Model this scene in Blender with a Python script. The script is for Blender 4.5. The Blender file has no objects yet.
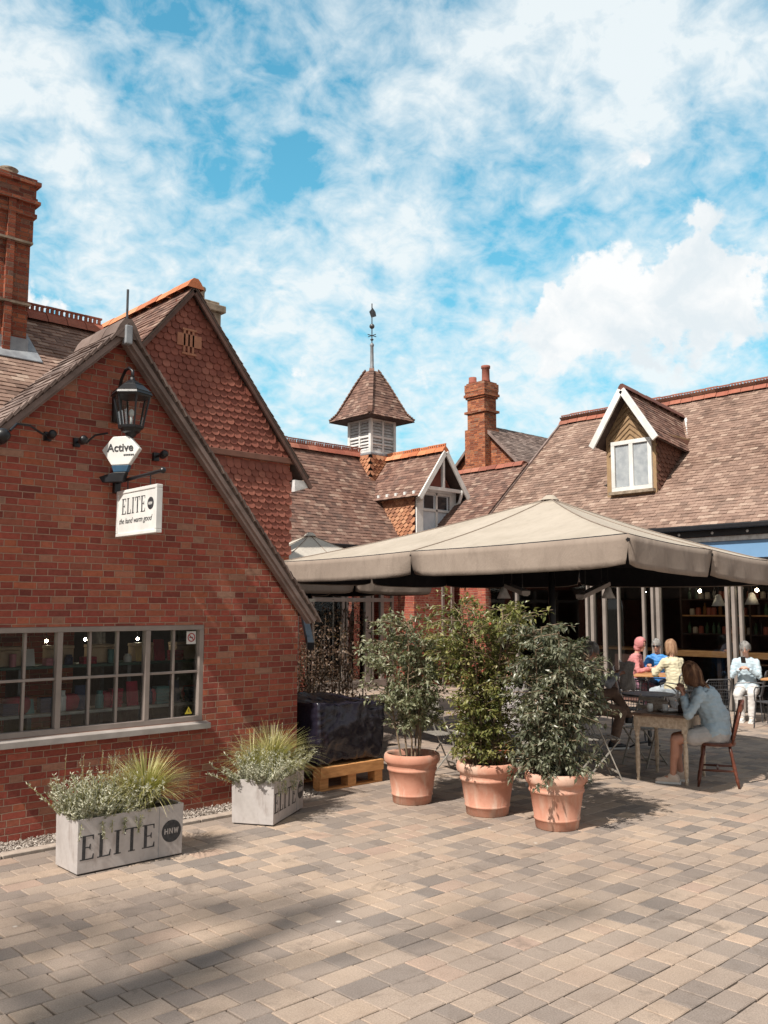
import bpy, bmesh, math, random
from mathutils import Vector, Matrix, noise as mnoise
R = math.radians
PI = math.pi
V = Vector
S = bpy.context.scene

# ------------------------------------------------------------------ camera, sky, sun, exposure
cam_d = bpy.data.cameras.new('camera'); cam = bpy.data.objects.new('camera', cam_d)
S.collection.objects.link(cam); S.camera = cam
cam_d.sensor_fit = 'VERTICAL'; cam_d.sensor_height = 24.0; cam_d.lens = 24.0*900/1024
cam_d.clip_start = 0.05; cam_d.clip_end = 5000
cam.location = (0, 0, 1.95)
cam.rotation_euler = (R(90)+math.atan(96/900), 0, R(47-90))
SUN_AZ = 188.0      # direction (degrees from +X towards +Y) in which the sun stands
SUN_EL = 49.0
S.view_settings.view_transform = 'Standard'; S.view_settings.look = 'None'
S.view_settings.exposure = 0.28; S.view_settings.gamma = 1.0
S.render.engine = 'CYCLES'
S.cycles.max_bounces = 7; S.cycles.transparent_max_bounces = 12; S.cycles.use_denoising = True

def cam_dir(px, py):
    th, p = R(47), math.atan(96/900)
    fw = V((math.cos(th)*math.cos(p), math.sin(th)*math.cos(p), math.sin(p)))
    rt = V((math.sin(th), -math.cos(th), 0)); up = rt.cross(fw)
    return (fw+rt*((px-384)/900)-up*((py-512)/900)).normalized()

def make_world():
    w = bpy.data.worlds.new('World'); S.world = w; w.use_nodes = True
    nt = w.node_tree; n = nt.nodes; l = nt.links; n.clear()
    out = n.new('ShaderNodeOutputWorld'); bg = n.new('ShaderNodeBackground'); bg.inputs[1].default_value = 0.085
    l.new(bg.outputs[0], out.inputs[0])
    sky = n.new('ShaderNodeTexSky'); sky.sky_type = 'NISHITA'; sky.sun_disc = False
    sky.sun_elevation = R(SUN_EL); sky.sun_rotation = R(90-SUN_AZ); sky.ozone_density = 1.5; sky.dust_density = 0.6
    tint = n.new('ShaderNodeMix'); tint.data_type = 'RGBA'; tint.blend_type = 'MULTIPLY'; tint.inputs[0].default_value = 1
    l.new(sky.outputs[0], tint.inputs[6]); tint.inputs[7].default_value = (0.85, 2.25, 2.05, 1)
    tc = n.new('ShaderNodeTexCoord')
    sep = n.new('ShaderNodeSeparateXYZ'); l.new(tc.outputs['Generated'], sep.inputs[0])
    def M(op, a, b=None, c=None, clamp=False):
        m = n.new('ShaderNodeMath'); m.operation = op; m.use_clamp = clamp
        for i, x in enumerate((a, b, c)):
            if x is None: continue
            if isinstance(x, (int, float)): m.inputs[i].default_value = x
            else: l.new(x, m.inputs[i])
        return m.outputs[0]
    zz = M('ADD', M('MAXIMUM', sep.outputs[2], 0.0), 0.45)
    cb = n.new('ShaderNodeCombineXYZ')
    l.new(M('DIVIDE', sep.outputs[0], zz), cb.inputs[0]); l.new(M('DIVIDE', sep.outputs[1], zz), cb.inputs[1])
    def noise(scale, det, rough, vec, dist=0.0, off=0.0):
        t = n.new('ShaderNodeTexNoise'); t.inputs['Scale'].default_value = scale; t.inputs['Detail'].default_value = det
        t.inputs['Roughness'].default_value = rough; t.inputs['Distortion'].default_value = dist
        mp = n.new('ShaderNodeMapping'); mp.inputs['Location'].default_value = (off, off*0.7, off*1.3)
        l.new(vec, mp.inputs[0]); l.new(mp.outputs[0], t.inputs['Vector']); return t.outputs[0]
    def blob(px, py, rad, amt, wob=0.0):
        d = cam_dir(px, py)
        vm = n.new('ShaderNodeVectorMath'); vm.operation = 'DISTANCE'
        l.new(warp, vm.inputs[0]); vm.inputs[1].default_value = d
        g = M('EXPONENT', M('MULTIPLY', M('POWER', M('DIVIDE', vm.outputs['Value'], rad), 2), -1))
        return M('MULTIPLY', g, amt)
    wn = n.new('ShaderNodeTexNoise'); wn.inputs['Scale'].default_value = 7; wn.inputs['Detail'].default_value = 6; l.new(tc.outputs['Generated'], wn.inputs['Vector'])
    wsub = n.new('ShaderNodeVectorMath'); wsub.operation = 'SUBTRACT'; l.new(wn.outputs[1], wsub.inputs[0]); wsub.inputs[1].default_value = (.5,.5,.5)
    wsc = n.new('ShaderNodeVectorMath'); wsc.operation = 'SCALE'; l.new(wsub.outputs[0], wsc.inputs[0]); wsc.inputs['Scale'].default_value = 0.20
    wad = n.new('ShaderNodeVectorMath'); wad.operation = 'ADD'; l.new(tc.outputs['Generated'], wad.inputs[0]); l.new(wsc.outputs[0], wad.inputs[1]); warp = wad.outputs[0]
    # veil of broken high cloud: a smooth cover map plus mottling at several sizes
    mid = noise(7.0, 6, 0.55, cb.outputs[0], 0.6, 3.1)
    fine = noise(19, 8, 0.60, cb.outputs[0], 0.5, 7.7)
    puff = noise(44, 5, 0.55, cb.outputs[0], 0.3, 1.7)
    mot = M('SUBTRACT', M('ADD', M('MULTIPLY', mid, 1.6), M('ADD', M('MULTIPLY', fine, 1.55), M('MULTIPLY', puff, 0.65))), 1.9)
    cov = 0.24
    for b in ((10, 60, .13, .42), (120, 170, .08, .16), (300, 30, .07, .10), (290, 270, .06, .45), (390, 215, .06, .32), (470, 60, .12, .34), (620, 30, .14, .50), (740, 60, .10, .22),
              (215, 110, .08, -.16), (540, 195, .08, -.34), (430, 160, .05, -.16), (240, 215, .05, -.34), (445, 285, .045, -.30), (660, 190, .06, -.12), (60, 275, .05, -.12), (350, 110, .06, .05),
              (120, 300, .07, .30), (620, 280, .10, .2), (190, 30, .06, -.12), (150, 240, .05, .15), (520, 290, .05, .1), (340, 360, .09, .32), (470, 350, .08, .30), (90, 240, .06, .2), (590, 340, .09, .3), (700, 330, .08, .2)):
        cov = M('ADD', cov, blob(*b))
    hz = M('MULTIPLY', M('POWER', M('SUBTRACT', 1, sep.outputs[2], clamp=True), 6), 0.75)
    cov = M('ADD', M('ADD', cov, hz), mot)
    ramp = n.new('ShaderNodeValToRGB'); ramp.color_ramp.elements[0].position = 0.05; ramp.color_ramp.elements[1].position = 0.92
    l.new(cov, ramp.inputs[0])
    # heaped clouds lower down: crisp, lumpy tops
    cum = noise(11.0, 10, 0.60, tc.outputs['Generated'], 0.0, 11.0)
    cs = M('SUBTRACT', M('MULTIPLY', cum, 1.7), 1.22)
    for b in ((684, 243, .026, .42), (715, 270, .045, .50), (655, 280, .042, .46), (600, 288, .038, .5), (583, 258, .020, .42), (545, 312, .05, .50), (490, 332, .045, .45), (620, 312, .05, .5), (430, 262, .016, .35),
              (630, 158, .028, .42), (748, 180, .028, .50), (335, 368, .035, .5), (300, 380, .04, .4), (660, 320, .06, .4), (750, 300, .06, .5), (420, 400, .05, .35), (560, 360, .05, .3), (40, 320, .06, .35)):
        cs = M('ADD', cs, blob(*b))
    r2 = n.new('ShaderNodeValToRGB'); r2.color_ramp.elements[0].position = 0.0; r2.color_ramp.elements[1].position = 0.14; r2.color_ramp.interpolation = 'EASE'
    l.new(cs, r2.inputs[0])
    shade = noise(9, 7, 0.58, warp, 0.1, 21.0)
    rc = n.new('ShaderNodeValToRGB')
    rc.color_ramp.elements[0].position = 0.38; rc.color_ramp.elements[0].color = (7.7, 8.4, 8.8, 1)
    rc.color_ramp.elements[1].position = 0.56; rc.color_ramp.elements[1].color = (9.6, 9.7, 9.7, 1)
    l.new(shade, rc.inputs[0])
    m1 = n.new('ShaderNodeMix'); m1.data_type = 'RGBA'; l.new(M('MULTIPLY', ramp.outputs[0], 0.92), m1.inputs[0])
    lowm = n.new('ShaderNodeMix'); lowm.data_type = 'RGBA'
    l.new(M('POWER', M('SUBTRACT', 1, sep.outputs[2], clamp=True), 2.6), lowm.inputs[0]); l.new(tint.outputs[2], lowm.inputs[6]); lowm.inputs[7].default_value = (2.3, 5.8, 7.2, 1)
    l.new(lowm.outputs[2], m1.inputs[6]); m1.inputs[7].default_value = (8.8, 9.35, 9.5, 1)
    m2 = n.new('ShaderNodeMix'); m2.data_type = 'RGBA'; l.new(r2.outputs[0], m2.inputs[0])
    l.new(m1.outputs[2], m2.inputs[6]); l.new(rc.outputs[0], m2.inputs[7])
    # unseen sky overhead and behind: warm grey overcast added to neutralise the ambient light
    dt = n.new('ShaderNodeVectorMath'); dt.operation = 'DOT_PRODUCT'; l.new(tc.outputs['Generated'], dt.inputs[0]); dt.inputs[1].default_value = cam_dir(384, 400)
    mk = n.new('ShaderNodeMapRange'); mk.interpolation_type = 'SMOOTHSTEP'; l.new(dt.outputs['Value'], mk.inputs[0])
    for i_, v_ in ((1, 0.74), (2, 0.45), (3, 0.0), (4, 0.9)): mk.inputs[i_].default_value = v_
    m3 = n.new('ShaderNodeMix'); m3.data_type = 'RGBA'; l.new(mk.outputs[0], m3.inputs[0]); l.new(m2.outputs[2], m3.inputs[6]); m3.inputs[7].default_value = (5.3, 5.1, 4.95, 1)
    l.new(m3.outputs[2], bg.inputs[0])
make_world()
sd = bpy.data.lights.new('sun', 'SUN'); sd.energy = 5.0; sd.angle = R(1.0); sd.color = (1.0, 0.925, 0.83)
so = bpy.data.objects.new('sun', sd); S.collection.objects.link(so)
_sd = V((math.cos(R(SUN_AZ))*math.cos(R(SUN_EL)), math.sin(R(SUN_AZ))*math.cos(R(SUN_EL)), math.sin(R(SUN_EL))))
so.rotation_euler = _sd.to_track_quat('Z', 'Y').to_euler(); so.location = (-20, -4, 25)

# ------------------------------------------------------------------ mesh collector
rng = random.Random(7)
ORG = {}
class MB:
    def __init__(s): s.v = []; s.f = []; s.r = []; s.m = []; s.uvs = {}
    def face(s, pts, r=None, m=0, uv=None):
        b = len(s.v); s.v += [V(p) for p in pts]; s.f.append(tuple(range(b, b+len(pts)))); s.r.append(0.5 if r is None else r); s.m.append(m)
        if uv: s.uvs[len(s.f)-1] = uv
    def mesh(s, vs, fs, r=None, m=0):
        b = len(s.v); s.v += [V(p) for p in vs]; rr = 0.5 if r is None else r
        for f in fs: s.f.append(tuple(i+b for i in f)); s.r.append(rr); s.m.append(m)
    def box(s, lo, hi, r=None, m=0, M=None):
        x0, y0, z0 = lo; x1, y1, z1 = hi
        vs = [V(p) for p in ((x0,y0,z0),(x1,y0,z0),(x1,y1,z0),(x0,y1,z0),(x0,y0,z1),(x1,y0,z1),(x1,y1,z1),(x0,y1,z1))]
        if M is not None: vs = [M @ p for p in vs]
        s.mesh(vs, [(0,3,2,1),(4,5,6,7),(0,1,5,4),(1,2,6,5),(2,3,7,6),(3,0,4,7)], r, m)
    def beam(s, a, b, w, h, up=(0,0,1), r=None, m=0):
        a, b = V(a), V(b); d = (b-a); L = d.length; d.normalize(); u = V(up)
        if abs(d.dot(u)) > .98: u = V((1,0,0))
        sx = d.cross(u).normalized(); u = sx.cross(d)
        M = Matrix(((d.x, sx.x, u.x, a.x), (d.y, sx.y, u.y, a.y), (d.z, sx.z, u.z, a.z), (0,0,0,1)))
        s.box((0,-w/2,-h/2), (L,w/2,h/2), r, m, M)
    def tube(s, pts, rad, n=8, r=None, m=0, caps=True):
        pts = [V(p) for p in pts]; k = len(pts)
        rads = [rad]*k if isinstance(rad, (int, float)) else rad
        vs = []; pu = None
        for i, p in enumerate(pts):
            d = (pts[min(i+1,k-1)]-pts[max(i-1,0)])
            if d.length < 1e-9: d = V((0,0,1))
            d.normalize()
            if pu is None: pu = V((0,0,1)) if abs(d.z) < .9 else V((1,0,0))
            sx = d.cross(pu)
            if sx.length < 1e-6: sx = d.orthogonal()
            sx.normalize(); pu = sx.cross(d)
            for j in range(n):
                a = 2*PI*j/n; vs.append(p+(sx*math.cos(a)+pu*math.sin(a))*rads[i])
        fs = []
        for i in range(k-1):
            for j in range(n): fs.append((i*n+j, i*n+(j+1)%n, (i+1)*n+(j+1)%n, (i+1)*n+j))
        if caps: fs.append(tuple(reversed(range(n)))); fs.append(tuple((k-1)*n+j for j in range(n)))
        s.mesh(vs, fs, r, m)
    def capsule(s, a, b, ra, rb, n=12):
        a, b = V(a), V(b); d = b-a
        d = d.normalized() if d.length > 1e-6 else V((0,0,1))
        pts = []; rr = []
        for t in (90, 65, 40, 15): pts.append(a-d*ra*math.sin(R(t))); rr.append(max(ra*math.cos(R(t)), 1e-4))
        for t in (0, 25, 50, 70, 90): pts.append(b+d*rb*math.sin(R(t))); rr.append(max(rb*math.cos(R(t)), 1e-4))
        s.tube(pts, rr, n)
    def ell(s, c, rad, M=None, nu=14, nv=9, r=None, m=0):
        vs = []; fs = []
        for i in range(nv+1):
            t = PI*i/nv
            for j in range(nu):
                a = 2*PI*j/nu
                p = V((rad[0]*math.sin(t)*math.cos(a), rad[1]*math.sin(t)*math.sin(a), rad[2]*math.cos(t)))
                if M is not None: p = M @ p
                vs.append(V(c)+p)
        for i in range(nv):
            for j in range(nu): fs.append((i*nu+j, (i+1)*nu+j, (i+1)*nu+(j+1)%nu, i*nu+(j+1)%nu))
        s.mesh(vs, fs, r, m)
    def lathe(s, prof, c=(0,0,0), n=24, r=None, m=0, wob=0.0):
        vs = []; fs = []; c = V(c); k = len(prof)
        for i, (q, z) in enumerate(prof):
            for j in range(n):
                a = 2*PI*j/n; vs.append(c+V((q*math.cos(a), q*math.sin(a), z)))
        for i in range(k-1):
            for j in range(n): fs.append((i*n+j, i*n+(j+1)%n, (i+1)*n+(j+1)%n, (i+1)*n+j))
        s.mesh(vs, fs, r, m)
    def prism(s, poly, ax, d0, d1, r=None, m=0):
        """poly of 3D points; extruded along vector ax from d0 to d1"""
        ax = V(ax); a = [V(p)+ax*d0 for p in poly]; b = [V(p)+ax*d1 for p in poly]; n = len(poly)
        fs = [tuple(reversed(range(n))), tuple(range(n, 2*n))]+[(i, (i+1)%n, n+(i+1)%n, n+i) for i in range(n)]
        s.mesh(a+b, fs, r, m)
    def build(s, name, mats, parent=None, smooth=False, bevel=0, loc=None, fixn=False, kind=None):
        me = bpy.data.meshes.new(name)
        org = V(loc) if loc is not None else V((0,0,0))
        if parent is not None: org = V(ORG.get(parent.name, (0,0,0)))
        me.from_pydata([tuple(p-org) for p in s.v], [], s.f)
        if not isinstance(mats, (list, tuple)): mats = [mats]
        for m in mats: me.materials.append(m)
        at = me.attributes.new('rnd', 'FLOAT', 'FACE'); at.data.foreach_set('value', s.r)
        me.polygons.foreach_set('material_index', s.m)
        uv = me.uv_layers.new(name='UVMap')
        for pi, f in enumerate(s.f):
            ps = [s.v[i] for i in f]; poly = me.polygons[pi]
            if pi in s.uvs:
                for k, li in enumerate(poly.loop_indices): uv.data[li].uv = s.uvs[pi][k]
                continue
            nn = (ps[1]-ps[0]).cross(ps[2]-ps[0])
            if nn.length < 1e-12 and len(ps) > 3: nn = (ps[2]-ps[0]).cross(ps[3]-ps[0])
            if nn.length < 1e-12: nn = V((0,0,1))
            nn.normalize()
            if abs(nn.z) > .92: tu, tv = V((1,0,0)), V((0,1,0))
            else:
                tu = V((0,0,1)).cross(nn).normalized(); tv = nn.cross(tu)
                if abs(tu.x) > abs(tu.y):
                    if tu.x < 0: tu = -tu
                elif tu.y < 0: tu = -tu
                if tv.z < 0: tv = -tv
            for k, li in enumerate(poly.loop_indices): uv.data[li].uv = (ps[k].dot(tu), ps[k].dot(tv))
        if smooth: me.polygons.foreach_set('use_smooth', [True]*len(s.f))
        if fixn:
            bm = bmesh.new(); bm.from_mesh(me); bmesh.ops.remove_doubles(bm, verts=bm.verts, dist=1e-5)
            bmesh.ops.recalc_face_normals(bm, faces=bm.faces); bm.to_mesh(me); bm.free()
        o = bpy.data.objects.new(name, me); S.collection.objects.link(o)
        if parent is not None: o.parent = parent
        elif loc is not None: o.location = loc
        ORG[o.name] = tuple(org)
        if bevel:
            b = o.modifiers.new('bevel', 'BEVEL'); b.width = bevel; b.segments = 2; b.limit_method = 'ANGLE'; b.angle_limit = R(40)
        if kind: o['kind'] = kind
        return o

def thing(name, label, cat, loc=(0,0,0), group=None, rz=0):
    o = bpy.data.objects.new(name, None); S.collection.objects.link(o); o.empty_display_size = .2
    o.location = loc; o.rotation_euler = (0,0,rz); ORG[o.name] = tuple(loc)
    o['label'] = label; o['category'] = cat
    if group: o['group'] = group
    return o
def thing0(name, label, cat, group=None):
    return thing(name, label, cat, (0,0,0), group)
def tag(o, label, cat, group=None):
    o['label'] = label; o['category'] = cat
    if group: o['group'] = group
    return o
def put(o, loc, rz=0, sc=None):
    o.location = loc; o.rotation_euler = (0,0,rz)
    if sc: o.scale = (sc,sc,sc) if isinstance(sc, (int, float)) else sc
    return o
def dup(o, loc, rz=0, label=None, group=None, sc=None, parent=None):
    def rec(src, par):
        c = src.copy(); S.collection.objects.link(c)
        if par is not None: c.parent = par
        for ch in list(src.children): rec(ch, c)
        return c
    r = rec(o, None); put(r, loc, rz, sc)
    if label: r['label'] = label
    if group: r['group'] = group
    return r
def bake(o):
    dg = bpy.context.evaluated_depsgraph_get()
    me = bpy.data.meshes.new_from_object(o.evaluated_get(dg)); o.modifiers.clear(); o.data = me
def organic(mb, name, mat, parent, voxel=.012, it=3, noise_amp=0):
    o = mb.build(name, mat, parent)
    m = o.modifiers.new('r', 'REMESH'); m.mode = 'VOXEL'; m.voxel_size = voxel; m.use_smooth_shade = True
    sm = o.modifiers.new('s', 'SMOOTH'); sm.factor = .6; sm.iterations = it
    bake(o)
    if noise_amp:
        for v in o.data.vertices:
            n = mnoise.noise(v.co*7)+.8*mnoise.noise(V((v.co.x*18, v.co.y*18, v.co.z*34))); v.co += v.normal*n*noise_amp
    o.data.polygons.foreach_set('use_smooth', [True]*len(o.data.polygons))
    return o

# ------------------------------------------------------------------ materials
class NT:
    def __init__(s, name):
        s.mat = bpy.data.materials.new(name); s.mat.use_nodes = True; s.nt = s.mat.node_tree; s.n = s.nt.nodes; s.l = s.nt.links
        s.p = s.n['Principled BSDF']
    def math(s, op, a, b=None, clamp=False, c=None):
        m = s.n.new('ShaderNodeMath'); m.operation = op; m.use_clamp = clamp
        for i, x in enumerate((a, b, c)):
            if x is None: continue
            if isinstance(x, (int, float)): m.inputs[i].default_value = x
            else: s.l.new(x, m.inputs[i])
        return m.outputs[0]
    def tex(s, kind='Object', scale=None):
        t = s.n.new('ShaderNodeTexCoord').outputs[kind]
        if scale:
            mp = s.n.new('ShaderNodeMapping'); mp.inputs['Scale'].default_value = scale; s.l.new(t, mp.inputs[0]); t = mp.outputs[0]
        return t
    def noise(s, sc, det=4, rough=.55, vec=None, dist=0):
        t = s.n.new('ShaderNodeTexNoise'); t.inputs['Scale'].default_value = sc; t.inputs['Detail'].default_value = det
        t.inputs['Roughness'].default_value = rough; t.inputs['Distortion'].default_value = dist
        s.l.new(vec if vec is not None else s.tex(), t.inputs['Vector']); return t.outputs[0]
    def ramp(s, fac, stops, interp='LINEAR'):
        r = s.n.new('ShaderNodeValToRGB'); e = r.color_ramp.elements; r.color_ramp.interpolation = interp
        while len(e) < len(stops): e.new(.5)
        for i, (p, c) in enumerate(stops):
            e[i].position = p; e[i].color = (c if len(c) == 4 else (*c, 1)) if not isinstance(c, (int, float)) else (c,c,c,1)
        s.l.new(fac, r.inputs[0]); return r.outputs[0]
    def mix(s, fac, a, b, mode='MIX'):
        m = s.n.new('ShaderNodeMix'); m.data_type = 'RGBA'; m.blend_type = mode
        for i, x in ((0, fac), (6, a), (7, b)):
            if isinstance(x, (int, float)): m.inputs[i].default_value = x
            elif isinstance(x, tuple): m.inputs[i].default_value = (*x[:3], 1)
            else: s.l.new(x, m.inputs[i])
        return m.outputs[2]
    def bump(s, h, st=.3, dist=.01):
        b = s.n.new('ShaderNodeBump'); b.inputs['Strength'].default_value = st; b.inputs['Distance'].default_value = dist
        s.l.new(h, b.inputs['Height']); s.l.new(b.outputs[0], s.p.inputs['Normal'])
    def attr(s, nm='rnd'):
        a = s.n.new('ShaderNodeAttribute'); a.attribute_name = nm; return a.outputs['Fac']
    def done(s, col=None, rough=.7, metal=0, spec=.5):
        if col is not None:
            if isinstance(col, tuple): s.p.inputs['Base Color'].default_value = (*col[:3], 1)
            else: s.l.new(col, s.p.inputs['Base Color'])
        if isinstance(rough, (int, float)): s.p.inputs['Roughness'].default_value = rough
        else: s.l.new(rough, s.p.inputs['Roughness'])
        s.p.inputs['Metallic'].default_value = metal; s.p.inputs['Specular IOR Level'].default_value = spec
        return s.mat

def plain(name, c1, c2=None, rough=.6, sc=6, bump=.15, metal=0, spec=.5, det=5, stretch=None, bd=.004):
    t = NT(name); vec = t.tex('Object', stretch) if stretch else t.tex()
    f = t.noise(sc, det, .6, vec)
    c2 = c2 or tuple(x*.72 for x in c1)
    col = t.mix(t.ramp(f, [(.35, 0), (.65, 1)]), c1, c2)
    f2 = t.noise(sc*6, 3, .6, vec)
    t.bump(t.math('ADD', f, t.math('MULTIPLY', f2, .5)), bump, bd)
    rr = t.math('ADD', t.math('MULTIPLY', f2, .25), rough-.12, True)
    return t.done(col, rr, metal, spec)

def brick_mat(name, stops, mortar=(.60,.39,.29), row=.0605, per=.315, hd=.35, weather=.28):
    """Flemish bond worked out from UV metres: stretcher and header alternate in each course"""
    t = NT(name); uv = t.tex('UV')
    wob = t.n.new('ShaderNodeTexNoise'); wob.inputs['Scale'].default_value = 9; wob.inputs['Detail'].default_value = 3; t.l.new(uv, wob.inputs['Vector'])
    sc = t.n.new('ShaderNodeVectorMath'); sc.operation = 'MULTIPLY_ADD'; t.l.new(wob.outputs[1], sc.inputs[0]); sc.inputs[1].default_value = (.008,.008,0); t.l.new(uv, sc.inputs[2])
    sp = t.n.new('ShaderNodeSeparateXYZ'); t.l.new(sc.outputs[0], sp.inputs[0])
    v = t.math('DIVIDE', sp.outputs[1], row); rw = t.math('FLOOR', v); fv = t.math('SUBTRACT', v, rw)
    wn = t.n.new('ShaderNodeTexWhiteNoise'); wn.noise_dimensions = '1D'; t.l.new(rw, wn.inputs['W'])
    off = t.math('ADD', t.math('MULTIPLY', t.math('MODULO', t.math('ABSOLUTE', rw), 2), .5), t.math('MULTIPLY', wn.outputs[0], .16))
    u = t.math('ADD', t.math('DIVIDE', sp.outputs[0], per), off); cell = t.math('FLOOR', u); fu = t.math('SUBTRACT', u, cell)
    ish = t.math('GREATER_THAN', fu, 1-hd)
    # distance to the nearest joint in metres
    du = t.math('MINIMUM', t.math('MINIMUM', fu, t.math('SUBTRACT', 1, fu)), t.math('ABSOLUTE', t.math('SUBTRACT', fu, 1-hd)))
    du = t.math('MULTIPLY', du, per)
    dv = t.math('MULTIPLY', t.math('MINIMUM', fv, t.math('SUBTRACT', 1, fv)), row)
    d = t.math('MINIMUM', du, dv)
    grit = t.noise(60, 4, .7, uv)
    d = t.math('ADD', d, t.math('MULTIPLY', t.math('SUBTRACT', grit, .5), .004))
    face = t.ramp(t.math('MULTIPLY', d, 100), [(.28, 0), (.52, 1)])
    cb = t.n.new('ShaderNodeCombineXYZ'); t.l.new(t.math('ADD', t.math('MULTIPLY', cell, 2), ish), cb.inputs[0]); t.l.new(rw, cb.inputs[1])
    w3 = t.n.new('ShaderNodeTexWhiteNoise'); w3.noise_dimensions = '2D'; t.l.new(cb.outputs[0], w3.inputs['Vector'])
    w4 = t.n.new('ShaderNodeSeparateColor'); t.l.new(w3.outputs[1], w4.inputs[0])
    col = t.ramp(w4.outputs[0], stops)
    blot = t.noise(22, 5, .65, uv)
    col = t.mix(t.math('MULTIPLY', t.ramp(blot, [(.42, 0), (.7, 1)]), .55), col, t.mix(1, col, (.55,.5,.48), 'MULTIPLY'))
    col = t.mix(1, col, t.ramp(w4.outputs[1], [(0, .84), (1, 1.12)]), 'MULTIPLY')
    mc = t.mix(t.noise(3.2, 4, .6, uv), mortar, tuple(x*.6 for x in mortar))
    col = t.mix(face, mc, col)
    big = t.noise(1.1, 6, .6, uv)
    col = t.mix(t.math('MULTIPLY', t.ramp(big, [(.42, 0), (.72, 1)]), weather), col, t.mix(1, col, (.52,.48,.47), 'MULTIPLY'))
    h = t.math('ADD', t.math('MULTIPLY', face, .8), t.math('MULTIPLY', t.math('ADD', grit, t.math('MULTIPLY', w4.outputs[2], .7)), .5))
    t.bump(h, 1.0, .012)
    return t.done(col, .88, 0, .25)

def tile_mat(name, stops, lichen=(.36,.31,.24), amt=.35, rough=.85, sc=.7):
    t = NT(name); o = t.tex()
    col = t.ramp(t.attr(), stops)
    n1 = t.noise(sc, 6, .62, o, .3); n2 = t.noise(14, 5, .7, o); n3 = t.noise(sc*2.3, 4, .6, o)
    col = t.mix(t.math('MULTIPLY', t.ramp(n1, [(.4, 0), (.68, 1)]), amt), col, lichen)
    col = t.mix(t.math('MULTIPLY', t.ramp(n3, [(.5, 0), (.75, 1)]), .5), col, t.mix(1, col, (.5,.45,.42), 'MULTIPLY'))
    col = t.mix(t.math('MULTIPLY', t.ramp(n2, [(.45, 0), (.75, 1)]), .5), col, t.mix(1, col, (.55,.5,.46), 'MULTIPLY'))
    t.bump(n2, .5, .006)
    return t.done(col, rough, 0, .3)

def leaf_mat(name, stops, rough=.5, trans=.25, spec=.5):
    t = NT(name); col = t.ramp(t.attr(), stops)
    t.done(col, rough, 0, spec)
    tr = t.n.new('ShaderNodeBsdfTranslucent'); mx = t.n.new('ShaderNodeMixShader'); mx.inputs[0].default_value = trans
    t.l.new(t.mix(1, col, (1.3,1.4,.7), 'MULTIPLY'), tr.inputs[0]); t.l.new(t.p.outputs[0], mx.inputs[1]); t.l.new(tr.outputs[0], mx.inputs[2])
    t.l.new(mx.outputs[0], t.n['Material Output'].inputs[0]); return t.mat

def glass_mat(name, tint=(.8,.86,.86), refl=1.0):
    t = NT(name); t.n.remove(t.p)
    tr = t.n.new('ShaderNodeBsdfTransparent'); tr.inputs[0].default_value = (*tint, 1)
    gl = t.n.new('ShaderNodeBsdfGlossy'); gl.inputs['Roughness'].default_value = .015
    lw = t.n.new('ShaderNodeFresnel'); lw.inputs[0].default_value = 1.52
    mx = t.n.new('ShaderNodeMixShader'); t.l.new(t.math('MULTIPLY', lw.outputs[0], refl, True), mx.inputs[0])
    w = t.noise(1.5, 2, .5); b = t.n.new('ShaderNodeBump'); b.inputs['Strength'].default_value = .06; b.inputs['Distance'].default_value = .02
    t.l.new(w, b.inputs['Height']); t.l.new(b.outputs[0], gl.inputs['Normal'])
    t.l.new(tr.outputs[0], mx.inputs[1]); t.l.new(gl.outputs[0], mx.inputs[2]); t.l.new(mx.outputs[0], t.n['Material Output'].inputs[0])
    return t.mat

def emis(name, col, st):
    t = NT(name); t.p.inputs['Emission Color'].default_value = (*col, 1); t.p.inputs['Emission Strength'].default_value = st
    return t.done(col, .4)

RED = [(0, (.24,.066,.052)), (.2, (.34,.085,.062)), (.5, (.40,.098,.068)), (.72, (.37,.125,.085)), (.90, (.47,.140,.076)), (1, (.37,.21,.15))]
ORG_ = [(0, (.20,.06,.035)), (.3, (.33,.10,.05)), (.6, (.42,.14,.065)), (.85, (.50,.19,.09)), (1, (.28,.16,.11))]
K = {}
K['brick'] = brick_mat('red_brick', RED)
K['brick_ch'] = brick_mat('chimney_brick', [(0, (.15,.05,.035)), (.3, (.27,.075,.045)), (.6, (.34,.10,.055)), (.85, (.42,.14,.07)), (1, (.22,.13,.10))], mortar=(.36,.24,.18), weather=.45)
K['brick_or'] = brick_mat('orange_brick', ORG_, mortar=(.42,.34,.26), weather=.3)
K['tile'] = tile_mat('brown_clay_tiles', [(0, (.10,.058,.048)), (.3, (.16,.085,.066)), (.6, (.21,.115,.088)), (.85, (.26,.155,.12)), (1, (.34,.24,.19))], lichen=(.34,.26,.22), amt=.28)
K['tile_r'] = tile_mat('weathered_clay_tiles', [(0, (.14,.09,.07)), (.3, (.21,.132,.102)), (.6, (.26,.168,.13)), (.85, (.31,.212,.165)), (1, (.40,.30,.24))], lichen=(.40,.29,.24), amt=.4, sc=.5)
K['tile_d'] = tile_mat('dark_verge_tiles', [(0, (.09,.062,.055)), (.4, (.15,.105,.09)), (.8, (.22,.16,.14)), (1, (.31,.24,.21))], lichen=(.33,.27,.24), amt=.4)
K['hung'] = tile_mat('red_hung_tiles', [(0, (.23,.075,.055)), (.35, (.28,.092,.066)), (.7, (.32,.11,.078)), (1, (.37,.14,.10))], lichen=(.30,.15,.12), amt=.25)
K['hung_o'] = tile_mat('orange_hung_tiles', [(0, (.24,.09,.05)), (.4, (.40,.17,.09)), (.8, (.52,.25,.14)), (1, (.6,.34,.2))], lichen=(.35,.25,.18), amt=.3)
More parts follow.
